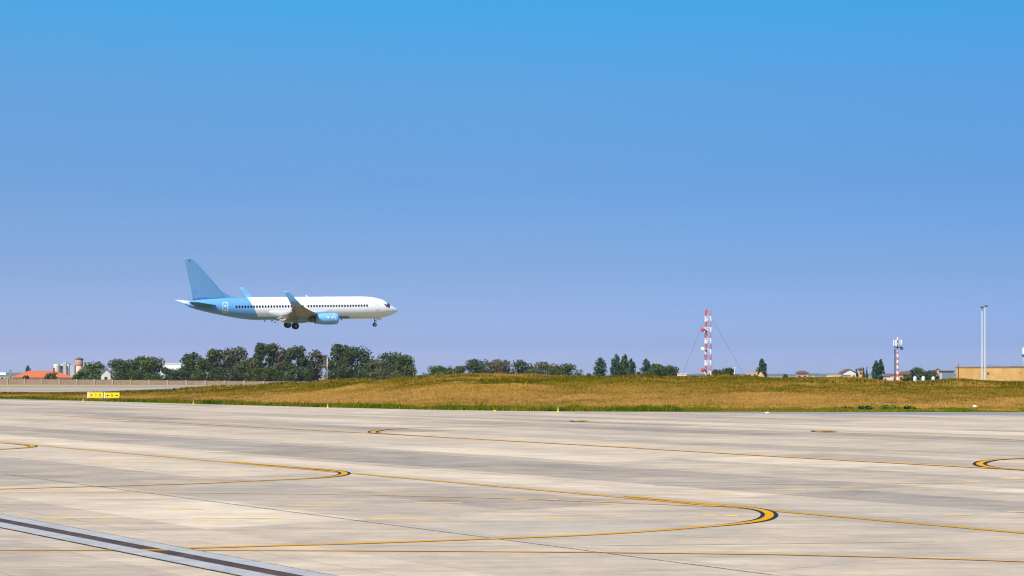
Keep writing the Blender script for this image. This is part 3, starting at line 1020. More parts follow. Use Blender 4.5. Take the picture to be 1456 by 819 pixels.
    b.lathe([(ORG - 15.6, 0.60), (ORG - 16.6, 0.58), (ORG - 17.4, 0.46), (ORG - 17.42, 0.40), (ORG - 16.2, 0.36)], (0, ey, ez), 'x', 28, caps=(True, False))
    b.lathe([(ORG - 16.3, 0.30), (ORG - 17.3, 0.24), (ORG - 18.0, 0.03)], (0, ey, ez), 'x', 20)
    b.build('exhaust_nozzle', M['nozzle'], eng, True)
    # pylon
    b = MB()
    vs = []
    for (s, z, w) in ((13.7, -0.78, 0.04), (14.6, -0.55, 0.16), (16.0, -0.55, 0.22), (18.0, -0.70, 0.18), (18.6, -1.0, 0.05)):
        vs += [(ORG - s, ey - w, z), (ORG - s, ey + w, z), (ORG - s, ey + w, min(z - 0.1, -1.25) if s < 18.3 else z - 0.1), (ORG - s, ey - w, min(z - 0.1, -1.25) if s < 18.3 else z - 0.1)]
    fs = [(k * 4 + i, k * 4 + (i + 1) % 4, k * 4 + 4 + (i + 1) % 4, k * 4 + 4 + i) for k in range(4) for i in range(4)] + [(0, 1, 2, 3), (16, 17, 18, 19)]
    b.add(vs, fs)
    fix_normals(b.build('pylon', M['pale_blue'], eng))
    # two small white roundels on the cowl
    for s in (13.55, 14.35):
        b = MB()
        a0 = R(18)
        rr = np.interp(s, [12.6, 13.1, 14.0, 15.0], [0.99, 1.05, 1.08, 1.04]) + 0.012
        c = []
        for i in range(12):
            a = 2 * math.pi * i / 12
            an = a0 + 0.15 * math.sin(a)
            c.append((ORG - s - 0.16 * math.cos(a), ey + side * rr * math.cos(an), ez + rr * math.sin(an)))
        b.add(c, [tuple(range(12))])
        b.build('roundel', M['plane_white'], eng)
    # main landing gear
    gy = Y0(2.86)
    g = MB()
    g.tube((ORG - 19.3, gy, -1.15), (ORG - 19.45, gy, -3.02), 0.14, 0.10, 12)
    g.tube((ORG - 19.45, gy - 0.55, -3.02), (ORG - 19.45, gy + 0.55, -3.02), 0.08, n=10)
    g.tube((ORG - 19.35, gy, -2.0), (ORG - 19.3, side * 1.5, -1.3), 0.07, n=8)
    g.tube((ORG - 19.40, gy, -2.5), (ORG - 18.9, gy, -1.3), 0.05, n=8)
    gear = g.build('main_gear', M['strut'], plane)
    b = MB()
    b.box((ORG - 19.35, gy + side * 0.26, -1.95), (0.65, 0.05, 1.15))
    b.build('gear_door', M['wing_grey'], gear)
    for dy in (-0.43, 0.43):
        b = MB()
        b.lathe([(-0.20, 0.30), (-0.20, 0.47), (-0.15, 0.545), (0.0, 0.565), (0.15, 0.545), (0.20, 0.47), (0.20, 0.30)], (ORG - 19.45, gy + dy, -3.02), 'y', 28)
        w = b.build('wheel', M['tyre'], gear, True)
        b = MB()
        b.lathe([(-0.205, 0.02), (-0.21, 0.25), (0.21, 0.25), (0.205, 0.02)], (ORG - 19.45, gy + dy, -3.02), 'y', 18)
        b.build('hub', M['strut'], w)
    # stabiliser
    secs = []
    for y, le, c in ((0.2, 32.1, 4.5), (1.0, 32.8, 4.0), (4.0, 34.95, 2.75), (6.9, 36.95, 1.65), (7.18, 37.25, 1.30)):
        secs.append((le, Y0(y), 0.60 + 0.122 * (y - 0.8), c, 0.09, UPV, R(-2.0)))
    stab = loft('stabiliser', secs, M['stab_blue'] if side < 0 else M['plane_white'], plane)
    secs = [(le + c * 0.70, y, z + 0.001, c * 0.34, 0.12, UPV, R(-5)) for (le, y, z, c, th, nd, tl) in secs[1:4]]
    loft('elevator', secs, M['stab_blue'] if side < 0 else M['plane_white'], stab)

# fin, dorsal fillet and rudder
def fin_loft(name, secs, m, parent):
    b = MB()
    vs = []
    for (s, z, c, th) in secs:
        ring = [(q, th * t) for q, t in zip(CH, TU)] + [(q, -th * t) for q, t in zip(CH, TU)][1:-1][::-1]
        vs += [(ORG - s - q * c, t * c, z) for q, t in ring]
    n = len(CH) * 2 - 2
    fs = [(k * n + i, k * n + (i + 1) % n, (k + 1) * n + (i + 1) % n, (k + 1) * n + i) for k in range(len(secs) - 1) for i in range(n)]
    fs += [tuple(range(n)), tuple((len(secs) - 1) * n + i for i in range(n))]
    b.add(vs, fs)
    return fix_normals(b.build(name, m, parent, True))
fin = fin_loft('tail_fin', [(30.75, 1.5, 5.95, .085), (30.98, 2.1, 5.80, .085), (31.85, 3.2, 5.10, .09), (34.3, 6.0, 3.24, .09), (36.35, 8.35, 1.70, .09), (36.65, 8.62, 1.45, .08), (36.98, 8.75, 1.10, .06)], M['fin_blue'], plane)
b = MB()
vs = [(ORG - 28.6, 0, 1.85), (ORG - 31.95, 0.0, 3.18), (ORG - 33.2, 0.20, 1.75), (ORG - 33.2, -0.20, 1.75), (ORG - 33.2, 0.20, 3.0), (ORG - 33.2, -0.20, 3.0), (ORG - 30.3, 0, 2.28), (ORG - 30.3, 0.13, 1.80), (ORG - 30.3, -0.13, 1.80)]
b.add(vs, [(0, 6, 7), (0, 8, 6), (6, 1, 4, 2, 7), (6, 8, 3, 5, 1), (1, 5, 4), (2, 4, 5, 3), (0, 7, 2, 3, 8)])
fix_normals(b.build('dorsal_fillet', M['fin_blue'], plane))
def control_surface(name, secs, q0, m, parent, out=0.012):
    """skin of a hinged surface lying just proud of the fin's trailing part"""
    qs = [q0, q0 + (1 - q0) * 0.5, 0.995]
    vs, fs = [], []
    b = MB()
    for (s, z, c, th) in secs:
        for sd in (1, -1):
            for q in qs:
                vs.append((ORG - s - q * c, sd * (th * c * float(np.interp(q, CH, TU)) + out), z))
    for k in range(len(secs) - 1):
        for i in (0, 1, 3, 4):
            fs.append((k * 6 + i, k * 6 + i + 1, k * 6 + 7 + i, k * 6 + 6 + i))
    b.add(vs, fs)
    return fix_normals(b.build(name, m, parent, True))
control_surface('rudder', [(30.98, 2.1, 5.80, .085), (31.85, 3.2, 5.10, .09), (34.3, 6.0, 3.24, .09), (36.2, 8.18, 1.80, .09)], 0.72, M['fin_blue'], fin)
b = MB()
for side in (-1, 1):
    c = [(ORG - 37.25 - 0.16 * math.cos(2 * math.pi * i / 10), side * 0.085, 8.38 + 0.14 * math.sin(2 * math.pi * i / 10)) for i in range(10)]
    b.add(c, [tuple(range(10))])
b.build('tip_light', M['dark'], fin)
# nose gear
g = MB()
g.tube((ORG - 4.25, 0, -1.8), (ORG - 4.22, 0, -3.1), 0.085, 0.07, 10)
g.tube((ORG - 4.22, -0.28, -3.1), (ORG - 4.22, 0.28, -3.1), 0.05, n=8)
g.tube((ORG - 3.75, 0, -1.85), (ORG - 4.22, 0, -2.6), 0.04, n=8)
g.box((ORG - 4.05, 0, -2.45), (0.30, 0.22, 0.16))
ng = g.build('nose_gear', M['strut'], plane)
for dy in (-0.2, 0.2):
    b = MB()
    b.lathe([(-0.10, 0.18), (-0.10, 0.29), (-0.06, 0.335), (0, 0.345), (0.06, 0.335), (0.10, 0.29), (0.10, 0.18)], (ORG - 4.22, dy, -3.1), 'y', 24)
    w = b.build('wheel', M['tyre'], ng, True)
    b = MB()
    b.lathe([(-0.105, 0.02), (-0.108, 0.2), (0.108, 0.2), (0.105, 0.02)], (ORG - 4.22, dy, -3.1), 'y', 18)
    b.build('hub', M['hub'], w)
for dy in (-0.36, 0.36):
    b = MB()
    b.box((ORG - 3.35, dy, -2.02), (0.55, 0.03, 0.34))
    b.build('gear_door', M['plane_white'], ng)
# antennas
for (s, z, sx, hgt) in ((16.4, 1.98, 0.35, 0.34), (10.2, -1.98, 0.22, -0.32), (22.2, -2.28, 0.25, -0.26), (24.0, -2.05, 0.25, -0.28), (13.0, 1.98, 0.2, 0.14)):
    b = MB()
    vs = [(ORG - s, -0.02, z), (ORG - s - sx, -0.02, z), (ORG - s - sx * 1.3, -0.012, z + hgt), (ORG - s - sx * 0.9, -0.012, z + hgt)]
    vs += [(p[0], -p[1], p[2]) for p in vs]
    b.add(vs, [(0, 1, 2, 3), (7, 6, 5, 4), (0, 4, 5, 1), (1, 5, 6, 2), (2, 6, 7, 3), (3, 7, 4, 0)])
    fix_normals(b.build('antenna', M['plane_white'] if z > 0 else M['dark'], plane))

# ------------------------------------------------------------------ trees
def leaf_material(name, dark, mid, light):
    t = NT(name)
    u, v, _ = t.sep(t.coord('UV'))
    c = t.ramp(u, [(0.0, dark), (0.5, mid), (1.0, light)])
    t.color(c)
    t.b.inputs['Subsurface Weight'].default_value = 0.0
    return t.set(0.75, 0, 0.08)
M['leaf_green'] = leaf_material('green_foliage', (0.022, 0.036, 0.010), (0.048, 0.070, 0.014), (0.100, 0.118, 0.024))
M['leaf_dark'] = leaf_material('dark_green_foliage', (0.018, 0.031, 0.012), (0.036, 0.055, 0.016), (0.074, 0.092, 0.024))
M['leaf_olive'] = leaf_material('olive_foliage', (0.030, 0.040, 0.016), (0.065, 0.075, 0.026), (0.125, 0.115, 0.040))
M['leaf_brown'] = leaf_material('browning_foliage', (0.036, 0.036, 0.018), (0.080, 0.070, 0.036), (0.150, 0.125, 0.074))
M['leaf_light'] = leaf_material('light_green_foliage', (0.028, 0.055, 0.016), (0.065, 0.105, 0.024), (0.130, 0.155, 0.040))
M['leaf_poplar'] = leaf_material('poplar_foliage', (0.012, 0.036, 0.026), (0.026, 0.060, 0.036), (0.056, 0.092, 0.044))
M['leaf_verge'] = leaf_material('verge_shrub_foliage', (0.045, 0.085, 0.008), (0.09, 0.14, 0.012), (0.16, 0.20, 0.02))
M['bark'] = mottled('tree_bark', (0.07, 0.05, 0.035), (0.12, 0.09, 0.065), 2.0, 0.95)
M['bark_pale'] = mottled('pale_dead_wood', (0.30, 0.25, 0.20), (0.20, 0.16, 0.12), 2.0, 0.95)

def leaves(g, centres, radii, n, size, squash=0.8, up=0.25):
    """leaf clumps scattered through a set of lobes"""
    w = radii ** 2
    k = g.choice(len(radii), n, p=w / w.sum())
    d = g.normal(0, 1, (n, 3))
    d /= np.linalg.norm(d, axis=1, keepdims=True)
    rr = g.uniform(0, 1, n) ** 0.42
    off = d * (radii[k] * rr)[:, None]
    off[:, 2] *= squash
    p = centres[k] + off
    nrm = d * 0.8 + g.normal(0, 0.55, (n, 3))
    nrm[:, 2] += up
    nrm /= np.linalg.norm(nrm, axis=1, keepdims=True)
    a = np.cross(nrm, g.normal(0, 1, (n, 3)))
    a /= np.linalg.norm(a, axis=1, keepdims=True)
    c = np.cross(nrm, a)
    s = (size * g.uniform(0.55, 1.35, n))[:, None]
    V = np.stack([p - a * s, p - c * s * 0.7, p + a * s, p + c * s * 0.7], 1)
    lobe_tone = g.uniform(0.15, 0.85, len(radii))
    tone = np.clip(lobe_tone[k] * 0.6 + g.uniform(0, 0.5, n), 0, 1)
    return V, tone

GM = 'trees beyond the mound in the middle distance'
def tree(label, u, vtop, hw, Y, leaf='leaf_green', kind='round', base=0.0, name='broadleaf_tree', group=None, n=None, depth=1.0, seed=None, bare=0.0, skirt=0.06):
    g = np.random.default_rng(int(u * 13 + vtop * 7) if seed is None else seed)
    x = AT(u, Y)
    H = ZT(vtop, Y) - base
    W = hw / F * Y * (1.6 if group == GM else 1.36 if kind == 'round' and name != 'bush' else 1.3 if kind == 'poplar' else 1.12)
    root = empty(name, (x, Y, base))
    tag(root, label, 'tree' if name != 'bush' else 'bush', group)
    if kind == 'round':
        nl = int(g.integers(15, 21))
        C, Rd = [], []
        for i in range(nl):
            f = skirt + (0.92 - skirt) * (i + 0.5) / nl
            prof = math.sin(math.pi * min(1, 0.30 + 0.62 * f)) ** 0.5
            an = g.uniform(0, 2 * math.pi)
            rad = W * prof * g.uniform(0.15, 0.80)
            r = min(W * g.uniform(0.34, 0.56), H * 0.26)
            z = min(f * H, H - r * 0.8)
            C.append((rad * math.cos(an), rad * math.sin(an) * depth, max(z, r * 0.6)))
            Rd.append(r)
        # one lobe at the summit, two at the flanks, so that the outline has the sighted size
        r = W * 0.30
        C += [(g.uniform(-.25, .25) * W, 0, H - r * 0.8), (-W * 0.72, 0, H * g.uniform(.35, .6)), (W * 0.72, 0, H * g.uniform(.35, .6))]
        Rd += [r, W * 0.34, W * 0.34]
        size = max(0.28, 0.085 * H ** 0.5 * 1.45)
        n = n or int(1900 + 12 * W * H)
        sq = 0.8
    elif kind == 'poplar':
        C, Rd = [], []
        nl = 22
        for i in range(nl):
            f = 0.05 + 0.93 * i / (nl - 1)
            prof = (math.sin(math.pi * (0.16 + 0.80 * f)) ** 0.7) * (1.0 if f < 0.8 else 0.8)
            r = W * 0.62 * prof + 0.14
            an = g.uniform(0, 6.28)
            C.append((W * 0.42 * prof * math.cos(an), W * 0.42 * prof * math.sin(an), min(f * H, H - r)))
            Rd.append(r)
        size = 0.36
        n = n or 2000
        sq = 1.25
    elif kind == 'conifer':
        C, Rd = [], []
        for i in range(12):
            f = 0.08 + 0.88 * i / 11
            C.append((g.normal(0, 0.04 * W), g.normal(0, 0.04 * W), f * H))
            Rd.append(max(W * (1.02 - f), 0.10))
        size = 0.30
        n = n or 900
        sq = 0.7
    C, Rd = np.array(C), np.array(Rd)
    n = int(n * (1 - bare))
    V, tone = leaves(g, C, Rd, n, size, sq)
    V[:, :, 2] = np.maximum(V[:, :, 2], 0.02)
    mesh_np('crown', V.reshape(-1, 3), np.arange(n * 4).reshape(-1, 4), M[leaf], np.repeat(np.stack([tone, tone], -1)[:, None, :], 4, 1).reshape(-1, 2), False, root)
    b = MB()
    tr = max(0.08, 0.022 * H)
    lean = g.uniform(-0.03, 0.03) * H
    b.tube((0, 0, -0.1), (lean * 0.5, 0, H * 0.35), tr * 1.25, tr * 0.85, 8)
    b.tube((lean * 0.5, 0, H * 0.35), (lean, 0, H * 0.82), tr * 0.85, tr * 0.25, 7)
    if kind == 'round':
        for i in range(6 + int(bare * 16)):
            c = C[int(g.integers(0, len(C)))]
            z0 = H * g.uniform(0.2, 0.5)
            b.tube((lean * 0.5, 0, z0), (c[0], c[1], max(c[2], z0 + 0.3)), tr * 0.42, tr * 0.10, 5)
            if bare:
                for _ in range(3):
                    e = np.array(c) + g.normal(0, 1, 3) * Rd.mean() * 0.9
                    b.tube((c[0], c[1], max(c[2], z0 + 0.3)), (e[0], e[1], min(max(e[2], c[2]) + 0.4, H)), tr * 0.16, tr * 0.05, 4)
    b.build('trunk', M['bark_pale'] if bare else M['bark'], root, True)
    return root

GA = 'trees of the belt behind the concrete fence'
GM = 'trees beyond the mound in the middle distance'
T = tree
T('small light green tree beside the brick water tower', 134, 513.5, 17, 660, 'leaf_light', group=GA)
T('low light green tree at the left foot of the small light tree', 116, 527, 10, 655, 'leaf_light', group=GA, name='broadleaf_tree')
T('dark round tree right of the white gable, at the left end of the dense belt', 170, 510, 15, 650, 'leaf_dark', group=GA)
T('broad dark tree with two humps in the leftmost dense clump', 193, 505.5, 20, 665, 'leaf_dark', group=GA)
T('green tree with bare twigs sloping down towards the white hangar', 214, 506, 17, 650, 'leaf_green', group=GA, bare=0.1)
T('low dark thicket tree just below the white hangar', 240, 523, 13, 640, 'leaf_dark', group=GA)
T('dark tree with a pointed top just right of the white hangar', 270, 500.5, 15, 650, 'leaf_dark', group=GA)
T('lower green tree filling the notch right of the pointed tree', 286, 508, 12, 642, 'leaf_green', group=GA)
T('open-crowned tree with feathery top left of the big brown crown', 305, 495.5, 15, 655, 'leaf_dark', group=GA, bare=0.12)
T('big rounded tree with browning grey crown', 331, 492.5, 19, 665, 'leaf_brown', group=GA, bare=0.05)
T('short olive tree in front of the browning crown', 352, 508, 15, 645, 'leaf_olive', group=GA)
T('tallest tree of the belt with a narrow leafy spire', 370, 487, 13, 660, 'leaf_dark', group=GA)
T('tall tree with pale twigs right beside the tallest spire', 388, 487.5, 13, 668, 'leaf_olive', group=GA, bare=0.15)
T('thin brown half-bare tree between the pale twigged tree and the dark dome', 403, 494, 11, 660, 'leaf_brown', group=GA, bare=0.4)
T('dark domed tree directly under the landing wheels', 424, 491, 16, 650, 'leaf_dark', group=GA)
T('brown leafless-topped tree left of the wooden utility pole', 452, 496.5, 13, 655, 'leaf_brown', group=GA, bare=0.45)
T('dark tree with a round knob top just right of the utility pole', 481, 488, 13, 660, 'leaf_green', group=GA)
T('wide spreading tree right of the knob topped one', 507, 491.5, 22, 655, 'leaf_dark', group=GA)
T('low olive tree in the dip before the last big trees', 533, 511, 15, 645, 'leaf_olive', group=GA)
T('second last tall tree at the right end of the belt, brown tinged', 553, 500, 18, 655, 'leaf_dark', group=GA, bare=0.06)
T('rightmost rounded tree ending the dense belt', 573, 503, 14, 650, 'leaf_green', group=GA)
T('bushy understorey tree below the browning crown', 318, 521, 20, 636, 'leaf_dark', group=GA)
T('bushy understorey tree below the tallest spire', 372, 520, 22, 636, 'leaf_green', group=GA)
T('bushy understorey tree below the dark dome', 418, 521, 20, 634, 'leaf_dark', group=GA)
T('bushy understorey tree right of the utility pole foot', 492, 521, 22, 634, 'leaf_dark', group=GA)
T('bushy understorey tree under the last trees of the belt', 540, 524, 22, 634, 'leaf_olive', group=GA)
T('bushy understorey tree in front of the leftmost dense clump', 192, 525, 24, 636, 'leaf_green', group=GA)
T('bushy understorey tree between the hangar and the pointed tree', 262, 525, 17, 634, 'leaf_dark', group=GA)
T('small bush in front of the red roof', 72, 530, 8, 622, 'leaf_olive', name='bush')
T('low bush against the left slope of the red roof', 37, 534, 6, 622, 'leaf_olive', name='bush')
# middle
T('low pale green tree alone right of the dense belt', 620, 519, 14, 640, 'leaf_light', group=GM)
T('low rounded tree at the left of the middle clump', 652, 519.5, 13, 640, 'leaf_green', group=GM)
T('tall dark green tree highest at the left of the middle clump', 682, 510, 15, 650, 'leaf_dark', group=GM)
T('grey brown tree with thin leaves in the middle clump', 702, 510, 11, 655, 'leaf_brown', group=GM, bare=0.3)
T('brownish half bare tree right of the grey brown one', 717, 511.5, 11, 650, 'leaf_brown', group=GM, bare=0.25)
T('tree with see-through airy crown in the middle clump', 740, 510.5, 14, 655, 'leaf_dark', group=GM, bare=0.45)
T('flat domed olive tree right of the airy tree', 770, 514, 17, 645, 'leaf_olive', group=GM)
T('rounded tree at the right end of the middle clump', 801, 516, 18, 650, 'leaf_green', group=GM)
T('tiny shrub standing alone left of the single poplar', 837, 531, 4, 600, 'leaf_dark', name='bush')
GP = 'poplars on the skyline'
T('single poplar standing apart left of the poplar trio', 853, 507.5, 8, 660, 'leaf_poplar', 'poplar', name='poplar_tree', group=GP)
T('tallest and leftmost poplar of the tight trio', 876, 503, 7, 660, 'leaf_poplar', 'poplar', name='poplar_tree', group=GP)
T('middle poplar of the tight trio, paler green', 888, 503.5, 7.5, 662, 'leaf_green', 'poplar', name='poplar_tree', group=GP)
T('shortest and slimmest poplar at the right of the trio', 898, 509.5, 5, 658, 'leaf_poplar', 'poplar', name='poplar_tree', group=GP)
T('small shrub at the right foot of the poplar trio', 907, 528.5, 5, 640, 'leaf_dark', name='bush')
T('poplar rising at the left end of a low tree row', 918, 509.5, 6.5, 660, 'leaf_poplar', 'poplar', name='poplar_tree', group=GP)
T('low round tree next to the poplar of the low row', 934, 516.5, 10, 650, 'leaf_green', group=GM)
T('last low round tree of the row left of the red and white mast', 951, 519, 9, 655, 'leaf_green', group=GM)
T('low dark tree right at the foot of the lattice mast', 1019, 525, 9, 620, 'leaf_dark', group=GM)
T('rounder dark tree beside the little white post', 1035, 522.5, 11, 640, 'leaf_dark', group=GM)
T('lone broad poplar behind the orange earth heap', 1083, 510, 6.5, 700, 'leaf_poplar', 'poplar', name='poplar_tree', group=GP)
T('dark spire conifer left of the narrow orange house', 1218, 520, 4, 720, 'leaf_poplar', 'conifer', name='conifer_tree', group='small conifers round the orange house')
T('dark spire conifer just right of the narrow orange house', 1228, 521, 3.5, 715, 'leaf_poplar', 'conifer', name='conifer_tree', group='small conifers round the orange house')
T('thin conifer furthest right of the orange house', 1232.5, 521.5, 2.6, 720, 'leaf_poplar', 'conifer', name='conifer_tree', group='small conifers round the orange house')
T('left half of a twin poplar left of the striped radio mast', 1246, 512.5, 5.0, 690, 'leaf_poplar', 'poplar', name='poplar_tree', group=GP)
T('taller right half of a twin poplar left of the striped radio mast', 1252.5, 510.5, 4.5, 692, 'leaf_poplar', 'poplar', name='poplar_tree', group=GP)
T('small shrub in front of the beige house by the radio mast', 1289, 533, 7, 540, 'leaf_green', name='bush')
T('broad dark green tree behind the three white tanks', 1307, 522, 14, 600, 'leaf_dark', group=GM)
T('smaller dark tree leaning on the right of the broad dark one', 1324, 526, 8, 610, 'leaf_dark', group=GM)
T('narrow dark cypress pair far away left of the red roof', 40, 519, 3.5, 1500, 'leaf_poplar', 'poplar', name='poplar_tree', group=GP)
T('tiny shrub beside the brown roofed hut on the right skyline', 1116, 532, 3.5, 640, 'leaf_dark', name='bush')

# ------------------------------------------------------------------ concrete fence behind the runway
M['fence'] = mottled('weathered_fence_concrete', (0.19, 0.130, 0.090), (0.25, 0.175, 0.125), 0.6, 0.95)
M['fence_post'] = mottled('fence_post_concrete', (0.25, 0.195, 0.15), (0.31, 0.25, 0.195), 1.0, 0.95)
fence = empty('concrete_fence', (AT(200, 590), 590, 0))
tag(fence, 'long low concrete panel fence with square posts behind the runway', 'fence')
fp0, fp1 = np.array([AT(-60, 615), 615.0]), np.array([AT(520, 545), 545.0])
npan = 22
def fpt(t):
    p = fp0 + (fp1 - fp0) * t
    return p[0] - fence.location.x, p[1] - fence.location.y
ang = math.atan2(*(fp1 - fp0)[::-1])
rotz = Matrix.Rotation(ang, 3, 'Z')
plen = float(np.linalg.norm(fp1 - fp0)) / npan
for i in range(npan + 1):
    x, y = fpt(i / npan)
    h = 2.15 - 1.15 * (i / npan)
    b = MB()
    b.box((x, y - 0.06, h / 2 + 0.06), (0.62, 0.5, h + 0.22), rotz)
    b.build('post', M['fence_post'], fence)
    if i < npan:
        x, y = fpt((i + 0.5) / npan)
        h2 = h - 0.03
        b = MB()
        b.box((x, y, h2 / 2), (plen - 0.64, 0.12, h2), rotz)
        for k in range(9):
            q = rotz @ Vector(((k - 4) * plen / 10.2, -0.08, 0))
            b.box((x + q.x, y + q.y, h2 / 2 - 0.02), (0.10, 0.05, h2 - 0.12), rotz)
        b.build('panel', M['fence'], fence)
        b = MB()
        b.box((x, y, h2 + 0.06), (plen - 0.64, 0.18, 0.10), rotz)
        b.build('rail', M['dark'], fence)

# ------------------------------------------------------------------ buildings on the left
M['tiles'] = mottled('orange_roof_tiles', (0.52, 0.135, 0.055), (0.44, 0.11, 0.05), 0.7, 0.9)
M['brick'] = mottled('dark_red_brick', (0.22, 0.06, 0.045), (0.16, 0.045, 0.035), 2.0, 0.9)
M['brick_pale'] = mottled('pale_red_brick', (0.42, 0.22, 0.17), (0.36, 0.17, 0.13), 0.5, 0.9)
M['brick_pink'] = mottled('whitewashed_brick', (0.56, 0.42, 0.36), (0.48, 0.33, 0.28), 0.5, 0.9)
M['slate'] = mottled('dark_roof_sheet', (0.10, 0.085, 0.09), (0.15, 0.12, 0.115), 0.8, 0.8)
M['cream'] = mottled('cream_render', (0.62, 0.56, 0.45), (0.54, 0.48, 0.38), 0.4, 0.9)
M['grey_wall'] = mottled('grey_industrial_wall', (0.30, 0.32, 0.36), (0.38, 0.39, 0.42), 0.25, 0.85)
M['pale_wall'] = mottled('pale_industrial_wall', (0.60, 0.58, 0.55), (0.50, 0.48, 0.46), 0.25, 0.85)
M['beige'] = mottled('sandy_render', (0.54, 0.325, 0.115), (0.36, 0.20, 0.065), 0.42, 0.95, detail=8)
M['brown_wall'] = mottled('brownish_render', (0.40, 0.30, 0.24), (0.34, 0.24, 0.19), 0.5, 0.95)
M['roof_brown'] = mottled('brown_red_roof', (0.17, 0.075, 0.06), (0.13, 0.06, 0.05), 0.7, 0.9)
M['orange_wall'] = mottled('apricot_render', (0.60, 0.30, 0.13), (0.54, 0.26, 0.11), 0.6, 0.9)
M['pane'] = mottled('dark_window_pane', (0.03, 0.035, 0.045), (0.05, 0.055, 0.065), 1.0, 0.15, 0, 0.6)
M['sheet_metal'] = mottled('bluish_sheet_metal', (0.115, 0.150, 0.190), (0.165, 0.20, 0.24), 0.6, 0.7, 0.0, 0.2)

def hip_roof(b, w, d, z, h, ov=0.6, ridge=0.45, th=0.18):
    w2, d2, r = w / 2 + ov, d / 2 + ov, w / 2 * ridge
    vs = [(-w2, -d2, z), (w2, -d2, z), (w2, d2, z), (-w2, d2, z), (-r, 0, z + h), (r, 0, z + h), (-w2, -d2, z - th), (w2, -d2, z - th), (w2, d2, z - th), (-w2, d2, z - th)]
    b.add(vs, [(0, 1, 5, 4), (1, 2, 5), (2, 3, 4, 5), (3, 0, 4), (6, 7, 1, 0), (7, 8, 2, 1), (8, 9, 3, 2), (9, 6, 0, 3), (9, 8, 7, 6)])
def gable_roof(b, w, d, z, h, ov=0.4, th=0.15, axis='x'):
    """ridge along x or y"""
    if axis == 'x':
        vs = [(-w / 2 - ov, -d / 2 - ov, z), (w / 2 + ov, -d / 2 - ov, z), (w / 2 + ov, 0, z + h), (-w / 2 - ov, 0, z + h), (w / 2 + ov, d / 2 + ov, z), (-w / 2 - ov, d / 2 + ov, z)]
    else:
        vs = [(-w / 2 - ov, d / 2 + ov, z), (-w / 2 - ov, -d / 2 - ov, z), (0, -d / 2 - ov, z + h), (0, d / 2 + ov, z + h), (w / 2 + ov, -d / 2 - ov, z), (w / 2 + ov, d / 2 + ov, z)]
    n = len(vs)
    up = [(p[0], p[1], p[2] + th) for p in vs]
    b.add(vs + up, [(0, 1, 2, 3), (3, 2, 4, 5), (6, 9, 8, 7), (9, 11, 10, 8), (0, 6, 7, 1), (1, 7, 8, 2), (2, 8, 10, 4), (4, 10, 11, 5), (5, 11, 9, 3), (3, 9, 6, 0)])
def gable_ends(b, w, d, z, h, axis='x'):
    if axis == 'x':
        for x in (-w / 2, w / 2):
            b.add([(x, -d / 2, z), (x, d / 2, z), (x, 0, z + h)], [(0, 1, 2)])
    else:
        for y in (-d / 2, d / 2):
            b.add([(-w / 2, y, z), (w / 2, y, z), (0, y, z + h)], [(0, 1, 2)])

def house(name, label, u0, u1, veave, vtop, Y, wall, roof, kind='gable', axis='x', depth=8.0, windows=0, cat='house', rz=0.0, group=None):
    w = (u1 - u0) / F * Y
    um = (u0 + u1) / 2
    rz -= math.atan((um - CU) / F)          # faces the airfield squarely
    root = empty(name, (AT(um, Y + depth / 2), Y + depth / 2, 0), rz)
    tag(root, label, cat, group)
    ze, zt = ZT(veave, Y), ZT(vtop, Y)
    b = MB()
    b.box((0, 0, ze / 2), (w, depth, ze))
    if kind == 'gable':
        gable_ends(b, w - 0.01, depth - 0.01, ze, zt - ze, axis)
    b.build('wall', M[wall], root)
    b = MB()
    if kind == 'gable':
        gable_roof(b, w, depth, ze + 0.01, zt - ze, axis=axis)
    elif kind == 'hip':
        hip_roof(b, w, depth, ze + 0.2, zt - ze - 0.2)
    else:
        b.box((0, 0, ze + (zt - ze) / 2 + 0.01), (w + 0.3, depth + 0.3, max(zt - ze, 0.15)))
    ro = b.build('roof', M[roof], root)
    for i in range(windows):
        x = (i + 0.5) / windows * w - w / 2
        b = MB()
        b.box((x, -depth / 2 - 0.02, max(ze - 1.5, 0.8)), (min(1.1, w / windows * 0.5), 0.10, 1.2))
        b.build('window', M['pane'], root)
    return root, ro

h, ro = house('tiled_house', 'house with a broad orange tiled hip roof and two dark red chimneys', 20, 100, 537.2, 527.0, 640, 'cream', 'tiles', 'hip', depth=14, windows=4)
for u, vt in ((72, 523.5), (91.0, 525.0)):
    z1 = ZT(vt, 640)
    b = MB()
    x = AT(u, 643) - h.location.x
    b.box((x, -4.0, (z1 + 2.0) / 2), (0.62, 0.62, z1 - 2.0))
    b.box((x, -4.0, z1 + 0.08), (0.78, 0.78, 0.18))
    b.build('chimney', M['brick'], ro)

house('white_hut', 'small white hut at the very left edge of the skyline', -8, 6.5, 533.5, 530.0, 700, 'pale_wall', 'pale_wall', 'gable', depth=6, windows=2)
